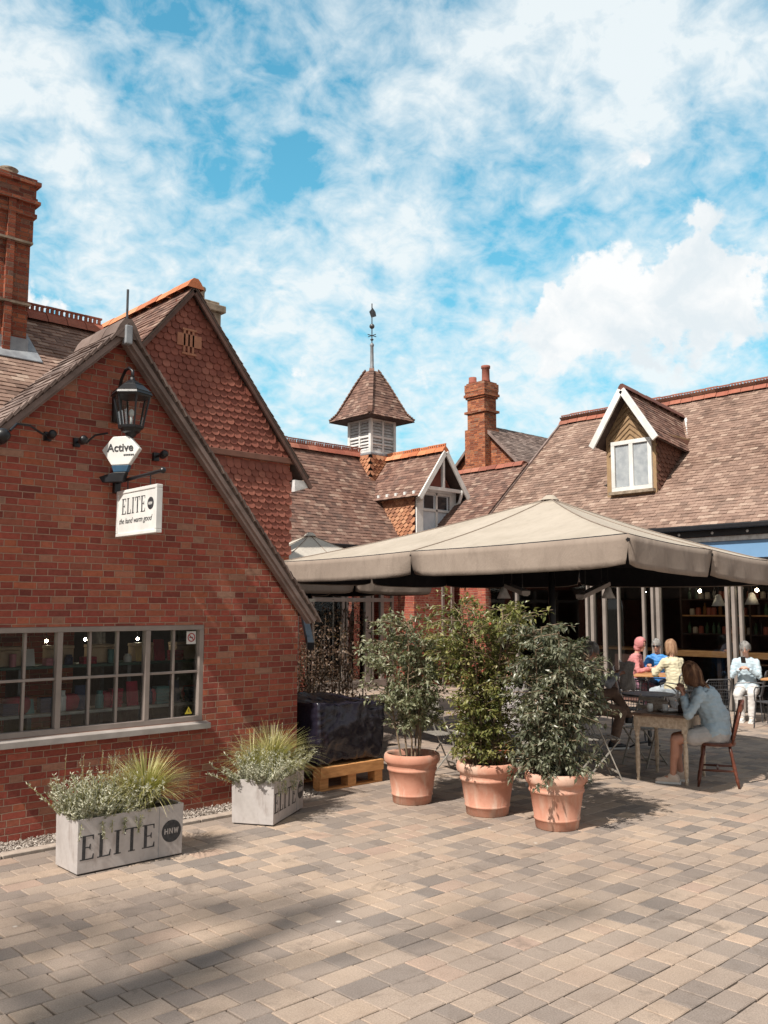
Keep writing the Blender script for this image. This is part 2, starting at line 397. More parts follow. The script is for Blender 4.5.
K['ridge'] = tile_mat('terracotta_ridge', [(0, (.22,.07,.05)), (.5, (.32,.10,.068)), (1, (.40,.15,.10))], lichen=(.35,.22,.16), amt=.35)
K['ridge_o'] = tile_mat('orange_ridge', [(0, (.42,.13,.06)), (.5, (.62,.22,.10)), (1, (.68,.30,.16))], lichen=(.42,.25,.16), amt=.2)
K['under'] = plain('roof_underlay', (.10,.07,.058), (.06,.042,.036), rough=.95)
K['lead'] = plain('lead_flashing', (.34,.36,.38), (.22,.23,.25), rough=.55, metal=.2)
K['stone'] = plain('weathered_stone', (.36,.29,.22), (.18,.14,.10), rough=.9, sc=9, bump=.5)
K['timber_grey'] = plain('weathered_timber', (.27,.20,.18), (.17,.125,.11), rough=.85, sc=5, bump=.4)
K['white'] = plain('white_paint', (.80,.80,.78), (.62,.62,.60), rough=.45, sc=3, bump=.1)
K['white_old'] = plain('old_white_paint', (.70,.70,.70), (.46,.45,.44), rough=.6, sc=8, bump=.25)
K['frame_grey'] = plain('taupe_window_paint', (.30,.25,.225), (.24,.20,.18), rough=.45, sc=4, bump=.08)
K['sill'] = plain('pale_sill_paint', (.40,.365,.345), (.30,.27,.25), rough=.5, sc=5, bump=.1)
K['cream_frame'] = plain('cream_door_frame_paint', (.29,.25,.225), (.22,.19,.17), rough=.5, sc=3, bump=.08)
K['black'] = plain('black_paint', (.015,.016,.02), (.01,.01,.012), rough=.38, sc=8, bump=.12)
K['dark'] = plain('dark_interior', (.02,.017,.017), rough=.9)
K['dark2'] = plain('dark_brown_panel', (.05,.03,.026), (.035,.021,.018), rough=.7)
K['glass'] = glass_mat('window_glass', (.92,.95,.95), .6)
K['glass_dark'] = glass_mat('tinted_glass', (.9,.92,.92), .7)
K['sky_reflection'] = plain('fascia_sky_reflection', (.20,.36,.58), (.17,.32,.52), rough=.12, sc=1, bump=.02, spec=.7)  # sky reflected in the fascia glass, painted as a blue base colour
K['kerb'] = plain('kerb_stone', (.46,.39,.33), (.34,.28,.24), rough=.9, sc=14, bump=.4)
K['sand'] = plain('bedding_sand', (.10,.078,.06), (.05,.042,.032), rough=.95, sc=20, bump=.4)
K['gravel'] = tile_mat('gravel_stones', [(0, (.18,.15,.13)), (.5, (.38,.33,.29)), (1, (.62,.57,.52))], amt=.1)
K['zinc'] = None
K['ink'] = plain('black_lettering', (.018,.02,.024), (.05,.05,.055), rough=.6, sc=30, bump=.05)
K['soil'] = plain('dark_soil', (.045,.03,.022), (.02,.014,.01), rough=.95, sc=40, bump=.9, bd=.02)
K['wood'] = plain('orange_wood', (.52,.27,.11), (.38,.18,.07), rough=.6, sc=6, bump=.2, stretch=(1,1,9))
K['pallet'] = plain('pallet_pine', (.68,.34,.13), (.50,.23,.08), rough=.75, sc=7, bump=.35, stretch=(1,4,6))
K['brownwood'] = plain('red_brown_wood', (.15,.045,.025), (.08,.024,.014), rough=.35, sc=10, bump=.1, stretch=(1,1,4))
K['table_top'] = plain('worn_table_top', (.20,.12,.08), (.10,.06,.042), rough=.5, sc=9, bump=.25, stretch=(5,1,1))
K['cream'] = plain('chipped_cream_paint', (.68,.57,.45), (.44,.33,.23), rough=.6, sc=26, bump=.35)
K['iron'] = plain('grey_iron', (.13,.13,.135), (.07,.07,.075), rough=.45, metal=.6, sc=20)
K['galv'] = plain('faded_metal_paint', (.40,.38,.34), (.27,.25,.22), rough=.5, metal=.2, sc=14)
K['bulb'] = emis('lamp_glow', (1, .82, .58), 110)
K['stem'] = plain('green_brown_stem', (.24,.17,.11), (.13,.095,.06), rough=.75, sc=20)
K['cane'] = plain('bamboo_cane', (.45,.34,.20), (.30,.23,.13), rough=.6, sc=15)
K['bark'] = plain('tree_bark', (.11,.08,.06), (.05,.04,.03), rough=.95, sc=9, bump=.8)

def zinc():
    t = NT('galvanised_zinc'); o = t.tex()
    v = t.n.new('ShaderNodeTexVoronoi'); v.inputs['Scale'].default_value = 26; t.l.new(o, v.inputs['Vector'])
    n1 = t.noise(2.6, 6, .65, o, .4); n2 = t.noise(11, 5, .7, t.tex('Object', (1, 1, .25)))
    c = t.mix(t.ramp(n1, [(.36, 0), (.66, 1)]), (.52,.49,.48), (.42,.39,.375))
    c = t.mix(.10, c, v.outputs['Distance'], 'SOFT_LIGHT')
    c = t.mix(t.math('MULTIPLY', t.ramp(n2, [(.54, 0), (.72, 1)]), .55), c, (.24,.19,.17))
    t.bump(n2, .12, .004); return t.done(c, .62, .15, .4)
K['zinc'] = zinc()
def terracotta():
    t = NT('terracotta_pot'); oi = t.n.new('ShaderNodeObjectInfo'); va = t.n.new('ShaderNodeVectorMath'); va.operation = 'ADD'; t.l.new(t.tex(), va.inputs[0]); t.l.new(oi.outputs['Location'], va.inputs[1]); o = va.outputs[0]
    n1 = t.noise(5, 6, .6, o, .3); n2 = t.noise(26, 5, .7, o); n3 = t.noise(3, 5, .7, t.tex('Object', (1,1,.5)), .6)
    c = t.mix(t.ramp(n1, [(.35, 0), (.68, 1)]), (.59,.30,.215), (.49,.225,.155))
    c = t.mix(t.math('MULTIPLY', t.ramp(n3, [(.50, 0), (.62, 1)]), .75), c, (.60,.43,.34))
    c = t.mix(t.math('MULTIPLY', t.ramp(n2, [(.55, 0), (.8, 1)]), .4), c, (.28,.11,.06))
    sp = t.n.new('ShaderNodeSeparateXYZ'); t.l.new(t.tex(), sp.inputs[0])
    d = t.math('ADD', sp.outputs[2], t.math('MULTIPLY', n3, -.03))
    c = t.mix(t.ramp(d, [(.0, .35), (.03, 0)]), c, (.2,.12,.08))
    t.bump(n2, .2, .004); return t.done(c, .78, 0, .3)
K['terra'] = terracotta()
def canvas(name, a, b):
    t = NT(name); o = t.tex()
    n1 = t.noise(1.6, 6, .6, o, .5); n2 = t.noise(8, 5, .7, t.tex('Object', (1,1,.35)))
    c = t.mix(t.ramp(n1, [(.35, 0), (.7, 1)]), a, b)
    c = t.mix(t.math('MULTIPLY', t.ramp(n2, [(.5, 0), (.75, 1)]), .35), c, tuple(x*.62 for x in b))
    w = t.n.new('ShaderNodeTexWave'); w.inputs['Scale'].default_value = 60; t.l.new(o, w.inputs['Vector'])
    t.bump(t.math('ADD', t.math('ADD', n2, t.math('MULTIPLY', n1, 2.0)), t.math('MULTIPLY', w.outputs[0], .05)), .45, .02); t.done(c, .85, 0, .2)
    tr = t.n.new('ShaderNodeBsdfTranslucent'); mx = t.n.new('ShaderNodeMixShader'); mx.inputs[0].default_value = .03
    t.l.new(c, tr.inputs[0]); t.l.new(t.p.outputs[0], mx.inputs[1]); t.l.new(tr.outputs[0], mx.inputs[2]); t.l.new(mx.outputs[0], t.n['Material Output'].inputs[0])
    return t.mat
K['canvas'] = canvas('beige_parasol_canvas', (.46,.405,.34), (.39,.34,.28))
K['canvas_d'] = canvas('taupe_valance_canvas', (.32,.262,.22), (.26,.21,.175))
K['underside_shade'] = plain('underside_shade', (.022,.022,.028), (.015,.015,.02), rough=.95)  # shade below the parasols put in as a near-black colour
K['canvas_w'] = canvas('pale_parasol_canvas', (.54,.50,.44), (.46,.42,.37))
def paving_mat():
    t = NT('paving_blocks'); o = t.tex()
    c = t.ramp(t.attr(), [(0, (.205,.178,.162)), (.14, (.265,.222,.194)), (.34, (.35,.283,.235)), (.6, (.41,.325,.262)), (.8, (.46,.352,.268)), (.93, (.42,.30,.24)), (1, (.50,.405,.32))])
    n1 = t.noise(.55, 5, .6, o, .4); n2 = t.noise(7, 5, .7, o); n3 = t.noise(120, 3, .7, o)
    c = t.mix(t.math('MULTIPLY', t.ramp(n1, [(.36, 0), (.66, 1)]), .55), c, (.24,.19,.16))
    c = t.mix(t.math('MULTIPLY', t.ramp(n2, [(.5, 0), (.78, 1)]), .38), c, t.mix(1, c, (.6,.56,.52), 'MULTIPLY'))
    c = t.mix(1, c, t.ramp(n3, [(.3, .74), (.7, 1.22)]), 'MULTIPLY')
    n4 = t.noise(2.2, 6, .75, o, .8); c = t.mix(t.math('MULTIPLY', t.ramp(n4, [(.56, 0), (.68, 1)]), .55), c, (.15,.12,.10))
    vs_ = t.n.new('ShaderNodeTexVoronoi'); vs_.inputs['Scale'].default_value = 2.2; t.l.new(o, vs_.inputs['Vector']); c = t.mix(t.ramp(vs_.outputs['Distance'], [(.025, .8), (.05, 0)]), c, (.62,.58,.53))
    t.bump(t.math('ADD', n3, t.math('MULTIPLY', n2, 1.5)), .35, .004)
    return t.done(c, .85, 0, .3)
K['paving'] = paving_mat()
L_OLIVE = leaf_mat('grey_green_leaves', [(0, (.08,.095,.05)), (.4, (.18,.195,.115)), (.75, (.31,.315,.21)), (1, (.48,.47,.35))], .38)
L_YELLOW = leaf_mat('yellow_green_leaves', [(0, (.06,.08,.025)), (.4, (.15,.16,.05)), (.8, (.27,.26,.09)), (.94, (.38,.33,.15)), (.97, (.4,.09,.05)), (1, (.45,.12,.07))], .38)
L_DARK = leaf_mat('dark_green_leaves', [(0, (.045,.056,.032)), (.5, (.12,.13,.085)), (.85, (.25,.255,.18)), (1, (.42,.40,.31))], .33)
L_COPPER = leaf_mat('copper_hedge_leaves', [(0, (.05,.03,.022)), (.5, (.12,.07,.045)), (.8, (.20,.13,.09)), (1, (.34,.26,.19))], .45)
L_SILVER = leaf_mat('silver_lavender_leaves', [(0, (.17,.18,.12)), (.5, (.36,.36,.27)), (1, (.58,.57,.46))], .6, .15)
L_GRASS = leaf_mat('yellow_green_grass', [(0, (.18,.19,.06)), (.5, (.40,.38,.15)), (.8, (.58,.52,.26)), (1, (.70,.60,.38))], .5, .25)
L_TREE = leaf_mat('tree_leaves', [(0, (.03,.05,.015)), (1, (.1,.14,.04))], .5)

# ------------------------------------------------------------------ ground
g = MB(); g.face([(-900,-900,-.03),(900,-900,-.03),(900,900,-.03),(-900,900,-.03)]); g.build('ground', K['sand'], kind='structure')

def in_paving(x, y):
    if y > 16.75 or x > 16.75: return False
    if y > 7.40 and x < 6.22: return False
    if y > 11 and x < 8.4: return False
    return True
pv = MB(); W = .172; y = -4.0; row = 0
while y < 16.7:
    x = -4.0 - rng.random()*.3
    w = W
    while x < 16.8:
        ln = rng.choice([.17, .17, .215, .26, .26, .13])
        if in_paving(x+ln/2, y+w/2) and (x*.682+y*.731) > -2:
            gp = rng.uniform(.0025, .0045); x0, x1, y0, y1 = x+gp, x+ln-gp, y+gp, y+w-gp
            j = lambda a=.0035: rng.uniform(-a, a)
            z = rng.uniform(-.0012, .0012); tx, ty = rng.uniform(-.0018,.0018), rng.uniform(-.0018,.0018)
            q = [(x0+j(), y0+j()), (x1+j(), y0+j()), (x1+j(), y1+j()), (x0+j(), y1+j())]
            b = .0045
            cx, cy = (x0+x1)/2, (y0+y1)/2
            lo = [V((a, c, z-.0045)) for a, c in q]
            hi = [V((a+(b if a < cx else -b), c+(b if c < cy else -b), z+(a-cx)*tx*3+(c-cy)*ty*3)) for a, c in q]
            bt = [V((a, c, -.028)) for a, c in q]
            pv.mesh(bt+lo+hi, [(8,9,10,11)]+[(4+i, 4+(i+1)%4, 8+(i+1)%4, 8+i) for i in range(4)]+[(i, (i+1)%4, 4+(i+1)%4, 4+i) for i in range(4)],
                    min(1, max(0, rng.random()*.9+.12*mnoise.noise(V((x*.8, y*.8, 0))))))
        x += ln
    y += w; row += 1
pv.build('paving', K['paving'], kind='structure')
kb = MB(); x = -2.0
while x < 6.2:
    kb.box((x+.004, 7.404, -.028), (x+.596, 7.515, .012)); x += .6
kb.build('kerb', K['kerb'], bevel=.006, kind='structure')
gv = MB(); gv.face([(-2,7.5,-.012),(6.2,7.5,-.012),(6.2,7.86,-.012),(-2,7.86,-.012)], .2)
for i in range(5200):
    x, y = rng.uniform(1.6, 6.2), rng.uniform(7.52, 7.84); s_ = rng.uniform(.007, .017)
    M = Matrix.Rotation(rng.uniform(0,6.3), 3, V((rng.uniform(-1,1), rng.uniform(-1,1), rng.uniform(-1,1))).normalized())
    z = rng.uniform(-.008, .014)
    pts = [V((s_,0,0)), V((0,s_*.8,0)), V((-s_*.9,0,0)), V((0,-s_*.7,0)), V((0,0,s_*.6)), V((0,0,-s_*.6))]
    gv.mesh([V((x,y,z))+M@p for p in pts], [(0,1,4),(1,2,4),(2,3,4),(3,0,4),(1,0,5),(2,1,5),(3,2,5),(0,3,5)], rng.random())
gv.build('gravel_strip', K['gravel'], kind='stuff')['label'] = 'pale gravel strip along the foot of the brick gable wall'

# ------------------------------------------------------------------ roofs, ridges, walls
def inside(poly, u, v):
    c = False; n = len(poly)
    for i in range(n):
        (x1, y1), (x2, y2) = poly[i], poly[(i+1)%n]
        if (y1 > v) != (y2 > v) and u < (x2-x1)*(v-y1)/(y2-y1)+x1: c = not c
    return c
def slope_tiles(mb, o, ud, vd, poly, gauge=.10, width=.165, lift=.013, seed=1):
    """plain clay tiles, one by one: ud along the eave, vd up the slope, poly in (u, v) metres"""
    r = random.Random(seed); o, ud, vd = V(o), V(ud).normalized(), V(vd).normalized(); n = ud.cross(vd).normalized()
    if n.z < 0: n = -n
    us = [p[0] for p in poly]; vs = [p[1] for p in poly]
    v = min(vs); k = 0
    while v < max(vs)-.02:
        vq = min(v+gauge*.5, max(vs)-.001); xs_ = []
        for i_ in range(len(poly)):
            (x1, y1), (x2, y2) = poly[i_], poly[(i_+1)%len(poly)]
            if (y1 > vq) != (y2 > vq): xs_.append((x2-x1)*(vq-y1)/(y2-y1)+x1)
        if not xs_: v += gauge; k += 1; continue
        lo_, hi_ = min(xs_), max(xs_); u = math.floor(lo_/width)*width-(width/2 if k % 2 else 0); sag = r.uniform(-.003, .003)
        while u < hi_:
            ca, cb_ = max(u, lo_-.002), min(u+width, hi_+.002)
            if cb_-ca > .02:
                z0 = lift+r.uniform(-.003, .006)+sag; dz = r.uniform(-.003,.003); v0 = v+r.uniform(-.004,.004)
                ua, ub = ca+.002, cb_-.002
                P = lambda a, b, h: o+ud*a+vd*b+n*h
                a, b, c, d = P(ua, v0, z0-dz), P(ub, v0, z0+dz), P(ub, v0+gauge*1.15, .003), P(ua, v0+gauge*1.15, .003)
                e, f = P(ua, v0, z0-dz-.012), P(ub, v0, z0+dz-.012)
                h, i = P(ua, v0+gauge*1.15, -.006), P(ub, v0+gauge*1.15, -.006)
                mb.mesh([a,b,c,d,e,f,h,i], [(0,1,2,3),(4,5,1,0),(4,0,3,6),(1,5,7,2)], r.random())
            u += width
        v += gauge; k += 1
    b = [o+ud*p[0]+vd*p[1]-n*.012 for p in poly]; c = [p-n*.022 for p in b]
    m = len(b); mb.mesh(b+c, [tuple(range(m)), tuple(reversed(range(m, 2*m)))]+[(i, (i+1)%m, m+(i+1)%m, m+i) for i in range(m)], .3, 1)
def scale_tiles(mb, o, ud, poly, nrm, gauge=.095, width=.125, tilt=.036, seed=2, point=False):
    """hung tiles with rounded (or pointed) tails; v is up"""
    r = random.Random(seed); o, ud, n = V(o), V(ud).normalized(), V(nrm).normalized(); vd = V((0,0,1))
    us = [p[0] for p in poly]; vs = [p[1] for p in poly]; v = min(vs)-gauge; k = 0
    prof = [(-.5, .55), (-.47, .3), (-.36, .12), (-.19, .02), (0, -.02), (.19, .02), (.36, .12), (.47, .3), (.5, .55)]
    if point: prof = [(-.5, .5), (-.25, .22), (0, -.05), (.25, .22), (.5, .5)]
    while v < max(vs):
        u = min(us)-(width/2 if k % 2 else 0)
        while u < max(us)+width:
            if inside(poly, u+width/2, v+gauge*.7):
                t = tilt+r.uniform(-.004,.005); uc = u+width/2; w = width-.005
                fr = [o+ud*(uc+a*w)+vd*(v+b*gauge)+n*(t*(1-.42*b)) for a, b in prof]
                tp = [o+ud*(uc+.5*w)+vd*(v+gauge*1.5)+n*.006, o+ud*(uc-.5*w)+vd*(v+gauge*1.5)+n*.006]
                bk = [p-n*.014 for p in fr]; m = len(fr)
                mb.mesh(fr+tp+bk, [tuple(range(m+2))]+[(m+2+i, m+3+i, i+1, i) for i in range(m-1)], r.random())
            u += width
        v += gauge; k += 1
def ridge(mb, a, b, w=.13, h=.09, crest=.0, seg=.30, seed=3):
    r = random.Random(seed); a, b = V(a), V(b); d = b-a; L = d.length; d.normalize(); s = d.cross(V((0,0,1))).normalized()
    n = max(1, int(L/seg)); sg = L/n
    for i in range(n):
        p, q = a+d*(i*sg+.006), a+d*((i+1)*sg-.006); rr = r.random(); dz = V((0,0,r.uniform(-.006,.008)))
        pr = [(-w, -h), (-w*.6, -h*.35), (-w*.25, 0), (w*.25, 0), (w*.6, -h*.35), (w, -h)]
        A = [p+s*x+V((0,0,z))+dz for x, z in pr]; B = [q+s*x+V((0,0,z))+dz for x, z in pr]; m = len(pr)
        mb.mesh(A+B, [(j, m+j, m+j+1, j+1) for j in range(m-1)]+[tuple(range(m)), tuple(reversed(range(m, 2*m)))], rr)
        if crest:
            t = .018
            mb.beam(p+V((0,0,.012))+dz, q+V((0,0,.012))+dz, 2*t, .03, r=rr)
            k = 4; st = (sg-.012)/k
            for j in range(k):
                c0 = p+d*(j*st+st*.12)+V((0,0,.026+crest*.33)); c1 = p+d*(j*st+st*.68)+V((0,0,.026+crest*.33))
                mb.beam(c0+dz, c1+dz, 2*t, crest*.7, r=rr)
            mb.beam(p+V((0,0,.02+crest))+dz, q+V((0,0,.02+crest))+dz, 2*t, .028, r=rr)
def wall_grid(mb, o, ud, u0, u1, v0, v1, holes, depth=.12, nrm=None):
    """rectangle with rectangular holes and reveals running inwards"""
    o, ud, n = V(o), V(ud), V(nrm); up = V((0,0,1))
    us = sorted({u0, u1, *[h[0] for h in holes], *[h[1] for h in holes]}); vs = sorted({v0, v1, *[h[2] for h in holes], *[h[3] for h in holes]})
    for i in range(len(us)-1):
        for j in range(len(vs)-1):
            cu, cv = (us[i]+us[i+1])/2, (vs[j]+vs[j+1])/2
            if any(h[0] < cu < h[1] and h[2] < cv < h[3] for h in holes): continue
            mb.face([o+ud*us[i]+up*vs[j], o+ud*us[i+1]+up*vs[j], o+ud*us[i+1]+up*vs[j+1], o+ud*us[i]+up*vs[j+1]])
    for a, b, c, d in holes:
        P = lambda u, v, k: o+ud*u+up*v-n*k
        for (p, q) in (((a,c),(b,c)), ((b,c),(b,d)), ((b,d),(a,d)), ((a,d),(a,c))):
            mb.face([P(*p, 0), P(*q, 0), P(*q, depth), P(*p, depth)])

# ---- nearest building on the left: brick gable with the shop window
nb = thing('brick_gable_building', 'nearest red brick gable building at the left with the wide shop window', 'building', (3.8, 9.4, 0))
AX, AZ = 3.84, 4.60; SL, SR = .98, 1.18
wl = MB()
XL, XR, YF = 1.25, 6.04, 7.85
zl, zr = AZ-.08-SL*(AX-XL), AZ-.08-SR*(XR-AX)
WX0, WX1, WZ0, WZ1 = 2.78, 4.87, .845, 1.785
wall_grid(wl, (0, YF, 0), (1,0,0), XL, XR, -.03, 1.92, [(WX0, WX1, WZ0, WZ1)], .11, (0,-1,0))
wl.face([(XL,YF,1.92),(XR,YF,1.92),(XR,YF,max(zr,1.925)),(AX,YF,AZ-.08),(XL,YF,zl)])
for xx in (XL, XR):
    zt = zl if xx == XL else max(zr, 1.93)
    wl.face([(xx,YF,-.03),(xx,8.5,-.03),(xx,8.5,zt),(xx,YF,zt)]); wl.face([(xx,8.5,-.03),(xx,11,-.03),(xx,11,2.4),(xx,8.5,2.4)])
wl.face([(XL,8.48,2.3),(XR,8.48,2.3),(XR,8.48,max(zr,2.31)),(AX,8.48,AZ-.08),(XL,8.48,zl)])
w_ob = wl.build('wall', K['brick'], nb)
flr = MB(); flr.box((XL,8.49,2.41),(XR,11,2.50)); flr.build('flat_roof', K['lead'], nb)
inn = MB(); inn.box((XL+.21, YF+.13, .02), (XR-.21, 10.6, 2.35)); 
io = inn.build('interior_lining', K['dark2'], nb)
# open the interior_lining towards the window
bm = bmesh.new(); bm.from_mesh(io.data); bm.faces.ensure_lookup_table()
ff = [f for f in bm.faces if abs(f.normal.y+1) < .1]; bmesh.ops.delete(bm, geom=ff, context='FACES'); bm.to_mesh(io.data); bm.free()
def roof_pair(parent, ax, y0, y1, az, sl, sr, xl, xr, mat, seed):
    rf = MB()
    for sgn, s_, xe in ((-1, sl, xl), (1, sr, xr)):
        L = abs(xe-ax)*math.sqrt(1+s_*s_); vd = V((-sgn, 0, s_)).normalized()
        ze = az-s_*abs(xe-ax)
        slope_tiles(rf, (xe, y0, ze), (0,1,0), vd, [(0,0),(y1-y0,0),(y1-y0,L),(0,L)], seed=seed+sgn)
    return rf.build('roof', [mat, K['under']], parent)
rf = roof_pair(nb, AX, 7.66, 8.55, AZ, SL, SR, 1.0, 6.14, K['tile_d'], 11)
rg = MB(); ridge(rg, (AX, 7.62, AZ+.045), (AX, 8.55, AZ+.045), w=.14, h=.19); rg.build('ridge_tiles', K['tile_d'], nb)
vg = MB()
for sgn, s_, xe in ((-1, SL, 1.0), (1, SR, 6.14)):
    d = V((sgn, 0, -s_)).normalized(); n = V((sgn*s_, 0, 1)).normalized()
    a = V((AX, 7.69, AZ-.075)); b = V((xe, 7.69, AZ-.075-s_*abs(xe-AX)))
    vg.beam(a+n*.005, b+n*.005, .05, .065, up=n, r=.5)
    vg.beam(a+V((0,.06,0))-n*.035, b+V((0,.06,0))-n*.035, .08, .03, up=n, r=.2)
vg.build('bargeboard', K['timber_grey'], nb, bevel=.004)
# pointed stack of old tiles along the verge
vt = MB()
for sgn, s_, xe in ((-1, SL, 1.0), (1, SR, 6.14)):
    d = V((sgn, 0, -s_)).normalized(); n = V((sgn*s_, 0, 1)).normalized(); L = math.hypot(xe-AX, s_*(xe-AX)); k = 0.0
    while k < L:
        p = V((AX, 7.665, AZ+.004))+d*k; q = p+d*.17+n*-.02
        vt.beam(p-n*.008+n*.008, q-n*.002, .08, .012, up=n, r=rng.random()); k += .085
vt.build('verge_tiles', K['tile_d'], nb)
bt = MB(); bt.box((AX-.035, 7.60, AZ-.20), (AX+.035, 7.68, AZ-.02)); bt.build('ridge_bracket', K['lead'], nb, bevel=.01)
ant = MB(); ant.tube([(AX+.03, 7.72, AZ-.05), (AX+.03, 7.72, AZ+.36)], .012, 8); ant.build('lightning_rod', K['iron'], nb)
# shop window, steel casements
fr = MB(); gl = MB(); yw = YF+.055
def bar(x0, x1, z0, z1, y0=-.02, y1=.03): fr.box((x0, yw+y0, z0), (x1, yw+y1, z1))
bar(WX0, WX1, WZ0, WZ0+.05, -.05, .035); bar(WX0, WX1, WZ1-.05, WZ1, -.05, .035)
for x in (WX0, 3.375-.0, 4.235, WX1-.05): bar(x, x+.05, WZ0+.05, WZ1-.05, -.05, .035)
zc = 1.325
for x0, x1, n in ((WX0+.05, 3.375, 2), (3.425, 4.235, 3), (4.285, WX1-.05, 2)):
    bar(x0, x1, zc-.012, zc+.012)
    for k in range(1, n):
        xm = x0+(x1-x0)*k/n; bar(xm-.012, xm+.012, WZ0+.05, zc-.012); bar(xm-.012, xm+.012, zc+.012, WZ1-.05)
win = fr.build('window_frame', K['frame_grey'], nb, bevel=.004)
gl.box((WX0+.03, yw+.002, WZ0+.03), (WX1-.03, yw+.006, WZ1-.03)); gl.build('pane', K['glass'], win)
sl_ = MB(); sl_.prism([(WX0-.08, YF+.06, WZ0-.055), (WX0-.08, YF-.09, WZ0-.07), (WX0-.08, YF-.09, WZ0-.015), (WX0-.08, YF+.06, WZ0+.004)], (1,0,0), 0, WX1-WX0+.12)
sl_.build('window_sill', K['sill'], nb, bevel=.004)
st = MB(); st.box((WX1-.17, yw-.002, WZ1-.19), (WX1-.065, yw+.0015, WZ1-.065)); st_o = st.build('no_smoking_sticker', K['white'], win)
rdm = plain('sticker_red', (.5,.03,.03), rough=.5)
r_ = MB()
c0 = V((WX1-.117, yw-.004, WZ1-.125))
r_.tube([c0+V((math.cos(a)*.038, 0, math.sin(a)*.038)) for a in [2*PI*i/20 for i in range(21)]], .005, 6)
r_.tube([c0+V((-.027,0,.027)), c0+V((.027,0,-.027))], .004, 6); r_.build('prohibition_ring', rdm, win)
r2_ = MB(); r2_.box((c0.x-.022, yw-.0055, c0.z-.004), (c0.x+.016, yw-.0035, c0.z+.005)); r2_.build('cigarette_symbol', K['ink'], win)
yl = MB(); yl.prism([(WX1-.17, yw-.003, WZ0+.07), (WX1-.09, yw-.003, WZ0+.07), (WX1-.13, yw-.003, WZ0+.14)], (0,1,0), 0, .002); yl.build('warning_sticker', plain('sticker_yellow', (.65,.52,.05), rough=.5), win)
y2 = MB(); y2.box((WX1-.133, yw-.0045, WZ0+.09), (WX1-.127, yw-.0032, WZ0+.118)); y2.build('warning_symbol', K['ink'], win)

# ---- tall gable with scalloped hung tiles
gb = thing('tile_hung_gable_house', 'tall gable hung with red scalloped tiles behind the near brick gable', 'building', (6.5, 13, 0))
GX, GZ, GS, GY = 6.46, 6.50, 1.23, 11.0
w2 = MB(); GR, GLx = 8.28, 4.64
zr2 = GZ-.06-GS*(GR-GX); zl2 = GZ-.06-GS*(GX-GLx)
w2.face([(GLx,GY,-.03),(GR,GY,-.03),(GR,GY,zr2),(GX,GY,GZ-.06),(GLx,GY,zl2)])
w2.face([(GR,GY,-.03),(GR,16,-.03),(GR,16,zr2),(GR,GY,zr2)]); w2.face([(GLx,GY,-.03),(GLx,16,-.03),(GLx,16,zl2),(GLx,GY,zl2)])
w2.face([(GLx,16,-.03),(GR,16,-.03),(GR,16,zr2),(GX,16,GZ-.06),(GLx,16,zl2)])
w2.build('wall', K['brick'], gb)
ht = MB()
zb = 4.20
scale_tiles(ht, (0, GY-.012, 0), (1,0,0), [(GLx-.1, zb+.03), (GR+.20, zb+.03), (GX, GZ-.02)] if False else [(GLx-.1, zb+.03), (GX+(GZ-.08-zb-.03)/GS, zb+.03), (GX, GZ-.08), (GX-(GZ-.08-zb-.03)/GS, zb+.03)], (0,-1,0), seed=5)
scale_tiles(ht, (0, GY+.005, 0), (1,0,0), [(6.0, 2.75), (GR, 2.75), (GR, zb-.06), (6.0, zb-.06)], (0,-1,0), seed=6)
ht.build('hung_tiles', K['hung'], gb)
bd = MB(); bd.box((5.2, GY-.07, zb-.055), (GR+.12, GY-.005, zb+.035)); bd.build('jetty_board', plain('red_brown_board', (.22,.10,.07), (.15,.07,.05), rough=.8), gb, bevel=.008)
rf = roof_pair(gb, GX, GY-.16, 16.0, GZ+.0, GS, GS, 3.6, 8.54, K['tile'], 21)
rg = MB(); ridge(rg, (GX, GY-.18, GZ+.09), (GX, 16, GZ+.09), w=.14, h=.14); rg.build('ridge_tiles', K['ridge_o'], gb)
vg = MB()
for sgn in (-1, 1):
    d = V((sgn, 0, -GS)).normalized(); n = V((sgn*GS, 0, 1)).normalized(); L = 3.4 if sgn > 0 else 3.2
    a = V((GX, GY-.13, GZ-.06)); vg.beam(a-n*.015, a+d*L-n*.015, .04, .06, up=n)
vg.build('bargeboard', plain('red_brown_verge', (.17,.09,.07), (.10,.06,.05), rough=.8), gb, bevel=.004)
og = MB(); og.box((GX-.13, GY-.065, 5.50), (GX+.10, GY-.02, 5.53)); og.box((GX-.13, GY-.065, 5.85), (GX+.10, GY-.02, 5.88))
for dx in (-.10, -.03, .04): og.box((GX+dx-.012, GY-.06, 5.53), (GX+dx+.022, GY-.02, 5.85))
og.box((GX-.21, GY-.06, 5.62), (GX+.18, GY-.045, 5.80)); og.build('terracotta_vent', plain('vent_terracotta', (.44,.20,.12), (.36,.15,.09), rough=.8), gb, bevel=.004)
bk = MB(); bk.prism([(GR+.02, GY-.1, 3.72), (GR+.28, GY-.1, 3.80), (GR+.28, GY-.1, 3.9), (GR+.02, GY-.1, 3.9)], (0,1,0), 0, .08); bk.build('eave_bracket', K['white_old'], gb)
sc_ = MB(); sc_.box((7.52, 12.55, 5.2), (7.98, 12.95, 6.85)); sc_.box((7.46, 12.49, 6.85), (8.04, 13.01, 6.97)); sc_.box((7.54, 12.57, 6.97), (7.96, 12.93, 7.04))
sc_.lathe([(.10,7.04),(.115,7.06),(.10,7.10),(.10,7.20),(.12,7.22),(.12,7.27),(.08,7.27),(.08,7.05)], (7.66, 12.75, 0), 14)
sc_.build('chimney', K['stone'], gb, bevel=.015)
